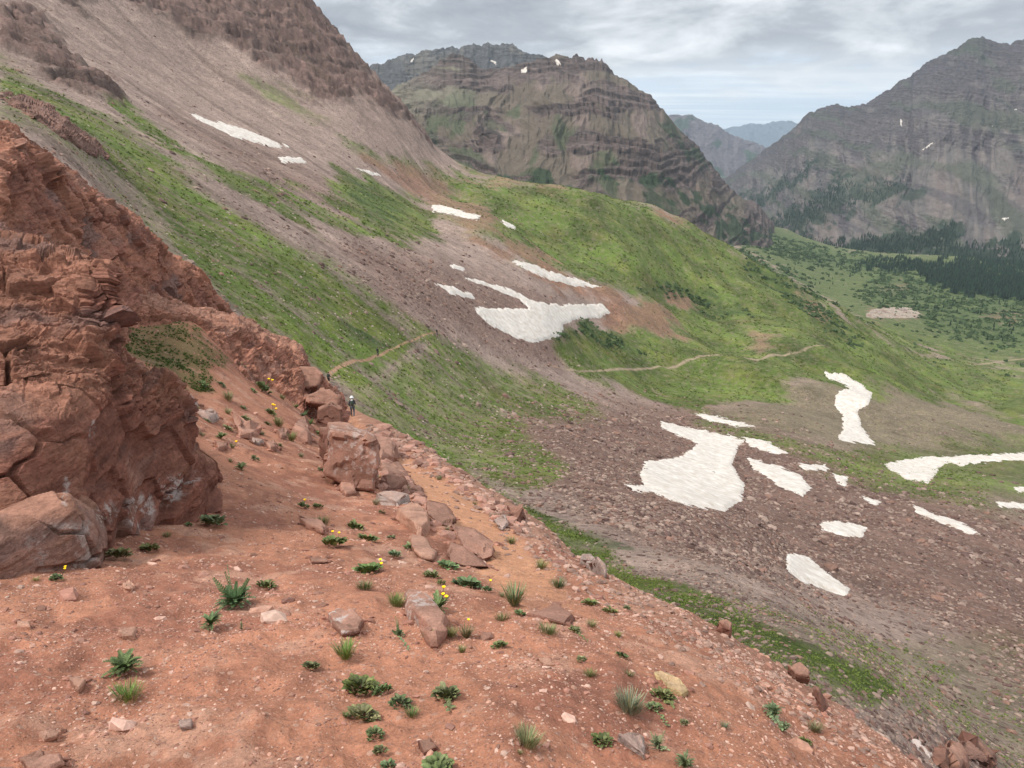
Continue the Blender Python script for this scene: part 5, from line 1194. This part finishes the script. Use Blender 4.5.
UP3 = [(232,448,7,6,'T',1),(255,461,10,13,'B',0),(230,462,10,5,'T',0),(241,470,17,9,'F',0),(301,457,7,6,'S',0),(321,472,9,9,'B',0),(324,450,7,9,'B',0),(376,505,9,9,'S',0),(382,514,8,10,'B',0)]
row(UP3, 'small plants', 'near the big slab', G2)
UP4 = [(296,408,8,8,'F',0),(303,417,12,10,'F',0),(310,425,12,10,'F',0),(318,435,10,7,'F',0)]
row(UP4, 'low shrubs', 'in the line under the end of the ledge', G2)
UP5 = [(406,491,11,8,'T',0),(377,479,8,6,'T',0),(438,523,7,6,'T',0),(448,531,7,6,'T',0),(439,480,7,6,'T',0),(493,517,9,5,'T',0),(475,505,7,5,'T',0)]
row(UP5, 'tufts', 'growing beside the middle stretch of trail', 'tufts beside the trail')

# ------------------------------------------------------------------ people on the trail
def mplain(name, c, r=.85):
    n = NT(name); q = n.noise(25, 4, .6); n.b.inputs['Roughness'].default_value = r; return n.done(n.scale(n.mix(0., c, c), n.mr(q, .3, .7, .85, 1.15)))
M_skin = mplain('skin', (.42, .26, .19)); M_dark = mplain('dark_cloth', (.045, .055, .06)); M_grey = mplain('grey_cloth', (.10, .12, .14)); M_white = mplain('white_cloth', (.78, .79, .80)); M_pack = mplain('dark_green_pack', (.05, .07, .06)); M_hair = mplain('hair', (.05, .035, .025))
def skinned(name, joints, edges, mat, parent, lev=2, root=0):
    me = bpy.data.meshes.new(name); me.from_pydata([j[0] for j in joints], edges, []); o = bpy.data.objects.new(name, me); COL.objects.link(o)
    sk = o.modifiers.new('s', 'SKIN'); ss = o.modifiers.new('u', 'SUBSURF'); ss.levels = ss.render_levels = lev
    lay = me.skin_vertices[0] if me.skin_vertices else None
    for i, j in enumerate(joints):
        r = j[1]; me.skin_vertices[0].data[i].radius = (r, r) if not isinstance(r, tuple) else r
    me.skin_vertices[0].data[root].use_root = True
    dg = bpy.context.evaluated_depsgraph_get(); ev = o.evaluated_get(dg); m2 = bpy.data.meshes.new_from_object(ev); 
    o.modifiers.clear(); o.data = m2; m2.polygons.foreach_set('use_smooth', [True]*len(m2.polygons)); m2.materials.clear(); m2.materials.append(mat); o.parent = parent; return o
def ring_mesh(name, prof, c, mat, parent, n=14, sx=1, sy=1):
    V = [(c[0]+r*math.cos(6.2832*k/n)*sx, c[1]+r*math.sin(6.2832*k/n)*sy, c[2]+z) for r, z in prof for k in range(n)]
    F = [(i*n+k, i*n+(k+1) % n, (i+1)*n+(k+1) % n, (i+1)*n+k) for i in range(len(prof)-1) for k in range(n)]
    return mk(name, V, np.array(F), mat, parent)
def hiker(px, py, face, label, packlabel, shirt, trouser, hatmat, seed, sheet=None, tt=None, s=1.0, polec=None):
    H = (sheet or near).hit(px, py) if tt is None else None
    if H is None: H = P3(px, py, tt or 60)
    rr = random.Random(seed)
    root = bpy.data.objects.new('person', None); COL.objects.link(root); root.location = H; root.rotation_euler = (0, 0, face); root.scale = (s, s, s); tag(root, label, 'person', 'hikers walking on the trail')
    st = .17   # stride (local +y is forward)
    J = [((0,0,.95),(.15,.11)),((0,0,1.12),(.135,.10)),((0,.03,1.32),(.17,.12)),((0,.03,1.45),(.10,.08)),((0,.04,1.53),.055),((0,.055,1.60),.07),((0,.06,1.70),(.078,.095)),((0,.06,1.76),.05),
         ((-.10,0,.90),.10),((-.11,st*.6,.50),.062),((-.11,st*.9,.10),.045),((-.12,st*.9+.15,.04),.035),
         ((.10,0,.90),.10),((.11,.02,.52),.062),((.11,-st*1.2,.13),.045),((.12,-st*1.2+.14,.05),.035),
         ((-.19,.03,1.40),.062),((-.25,-.06,1.14),.045),((-.22,.12,.98),.034),((-.21,.17,.95),.03),
         ((.19,.03,1.40),.062),((.25,.02,1.14),.045),((.23,.24,1.04),.034),((.22,.29,1.03),.03)]
    E = [(0,1),(1,2),(2,3),(3,4),(4,5),(5,6),(6,7),(0,8),(8,9),(9,10),(10,11),(0,12),(12,13),(13,14),(14,15),(2,16),(16,17),(17,18),(18,19),(2,20),(20,21),(21,22),(22,23)]
    skinned('body', J, E, M_skin, root)
    grow = lambda j, g: (j[0], tuple(q+g for q in j[1]) if isinstance(j[1], tuple) else j[1]+g)
    T = [grow(J[i], .016) for i in (0,1,2,3,16,17,18,20,21,22)]; skinned('jacket', T, [(0,1),(1,2),(2,3),(2,4),(4,5),(5,6),(2,7),(7,8),(8,9)], shirt, root)
    T = [grow(J[i], .018) for i in (0,8,9,10,12,13,14)]; skinned('trousers', T, [(0,1),(1,2),(2,3),(0,4),(4,5),(5,6)], trouser, root)
    for k in (10, 14):
        a, b = Vector(J[k][0]), Vector(J[k+1][0]); skinned('boot', [(tuple(a+Vector((0,-.03,-.03))), .055), (tuple(a.lerp(b, .5)), .05), (tuple(b+Vector((0,.03,.0))), .04)], [(0,1),(1,2)], M_dark, root)
    ring_mesh('nose', [(.014,-.01),(.016,.0),(.008,.02),(.001,.035)], (0, .155, 1.66), M_skin, root, 8)
    for sx in (-1, 1): ring_mesh('ear', [(.002,-.025),(.016,-.01),(.018,.01),(.002,.028)], (sx*.082, .055, 1.665), M_skin, root, 8, .5, 1)
    for sx in (-1, 1): ring_mesh('eye', [(.001,-.008),(.010,0),(.001,.008)], (sx*.03, .148, 1.695), M_hair, root, 8, 1.2, .6)
    ring_mesh('hair', [(.088,-.06),(.094,0),(.088,.05),(.05,.09),(.004,.10)], (0, .045, 1.70), M_hair, root)
    if hatmat: ring_mesh('sun_hat', [(.17,-.03),(.175,-.02),(.11,.0),(.105,.06),(.085,.10),(.004,.115)], (0, .05, 1.735), hatmat, root, 18)
    for sx, wi, h1, h2 in ((-1, 19, 18, 17), (1, 23, 22, 21)):          # hands: palm, four fingers curled round the pole, thumb
        w0 = Vector(J[wi][0]); V = []
        pts = [(tuple(w0-Vector((0,.05,-.0))), .022), (tuple(w0+Vector((0,.01,-.01))), (.03,.02))]; ed = [(0,1)]
        for f in range(4):
            k = len(pts); o_ = w0+Vector(((f-1.5)*.016, .045, -.012-.004*abs(f-1.3))); pts += [(tuple(o_), .009), (tuple(o_+Vector((0,.022,-.022))), .008), (tuple(o_+Vector((0,.004,-.042))), .007)]; ed += [(1,k),(k,k+1),(k+1,k+2)]
        k = len(pts); pts += [(tuple(w0+Vector((-sx*.038,.0,-.008))), .010), (tuple(w0+Vector((-sx*.045,.03,-.02))), .008)]; ed += [(1,k),(k,k+1)]
        skinned('hand', pts, ed, M_skin, root, 1)
    # the backpack is a thing of its own
    if packlabel:
        pr = bpy.data.objects.new('backpack', None); COL.objects.link(pr); pr.location = H; pr.rotation_euler = (0, 0, face); pr.scale = (s, s, s); tag(pr, packlabel, 'backpack', 'backpacks of the hikers')
        skinned('pack_body', [((0,-.19,1.02),(.14,.10)),((0,-.21,1.22),(.165,.12)),((0,-.19,1.42),(.15,.11)),((0,-.17,1.52),(.10,.08))], [(0,1),(1,2),(2,3)], M_pack, pr)
        skinned('top_lid', [((-.09,-.18,1.55),.055),((.09,-.18,1.55),.055)], [(0,1)], hatmat if hatmat else M_dark, pr)
        for sx in (-1, 1): skinned('shoulder_strap', [((sx*.09,-.10,1.50),.02),((sx*.10,.02,1.53),.02),((sx*.11,.155,1.36),.02),((sx*.12,.10,1.12),.018),((sx*.13,-.08,1.05),.018)], [(0,1),(1,2),(2,3),(3,4)], M_dark, pr, 1)
    return root
hiker(353,417,math.radians(8),'nearest hiker in a white sun hat and dark clothes, seen from behind beside the ledge','dark pack with a white lid on the back of the nearest hiker',M_dark,M_grey,M_white,1,near,64)
hiker(329,384,math.radians(-20),'hiker in black half hidden by the end of the ledge on the trail','black pack on the hiker half hidden by the end of the ledge',M_dark,M_dark,None,2,base,110)
hiker(378,356,math.radians(-60),'hiker in dark clothes midway along the distant red trail','dark pack on the hiker midway along the distant red trail',M_dark,M_dark,None,3,base)
hiker(437,335,math.radians(-50),'farthest hiker, a dark speck where the red trail fades out','dark pack on the farthest hiker',M_dark,M_dark,None,4,base)
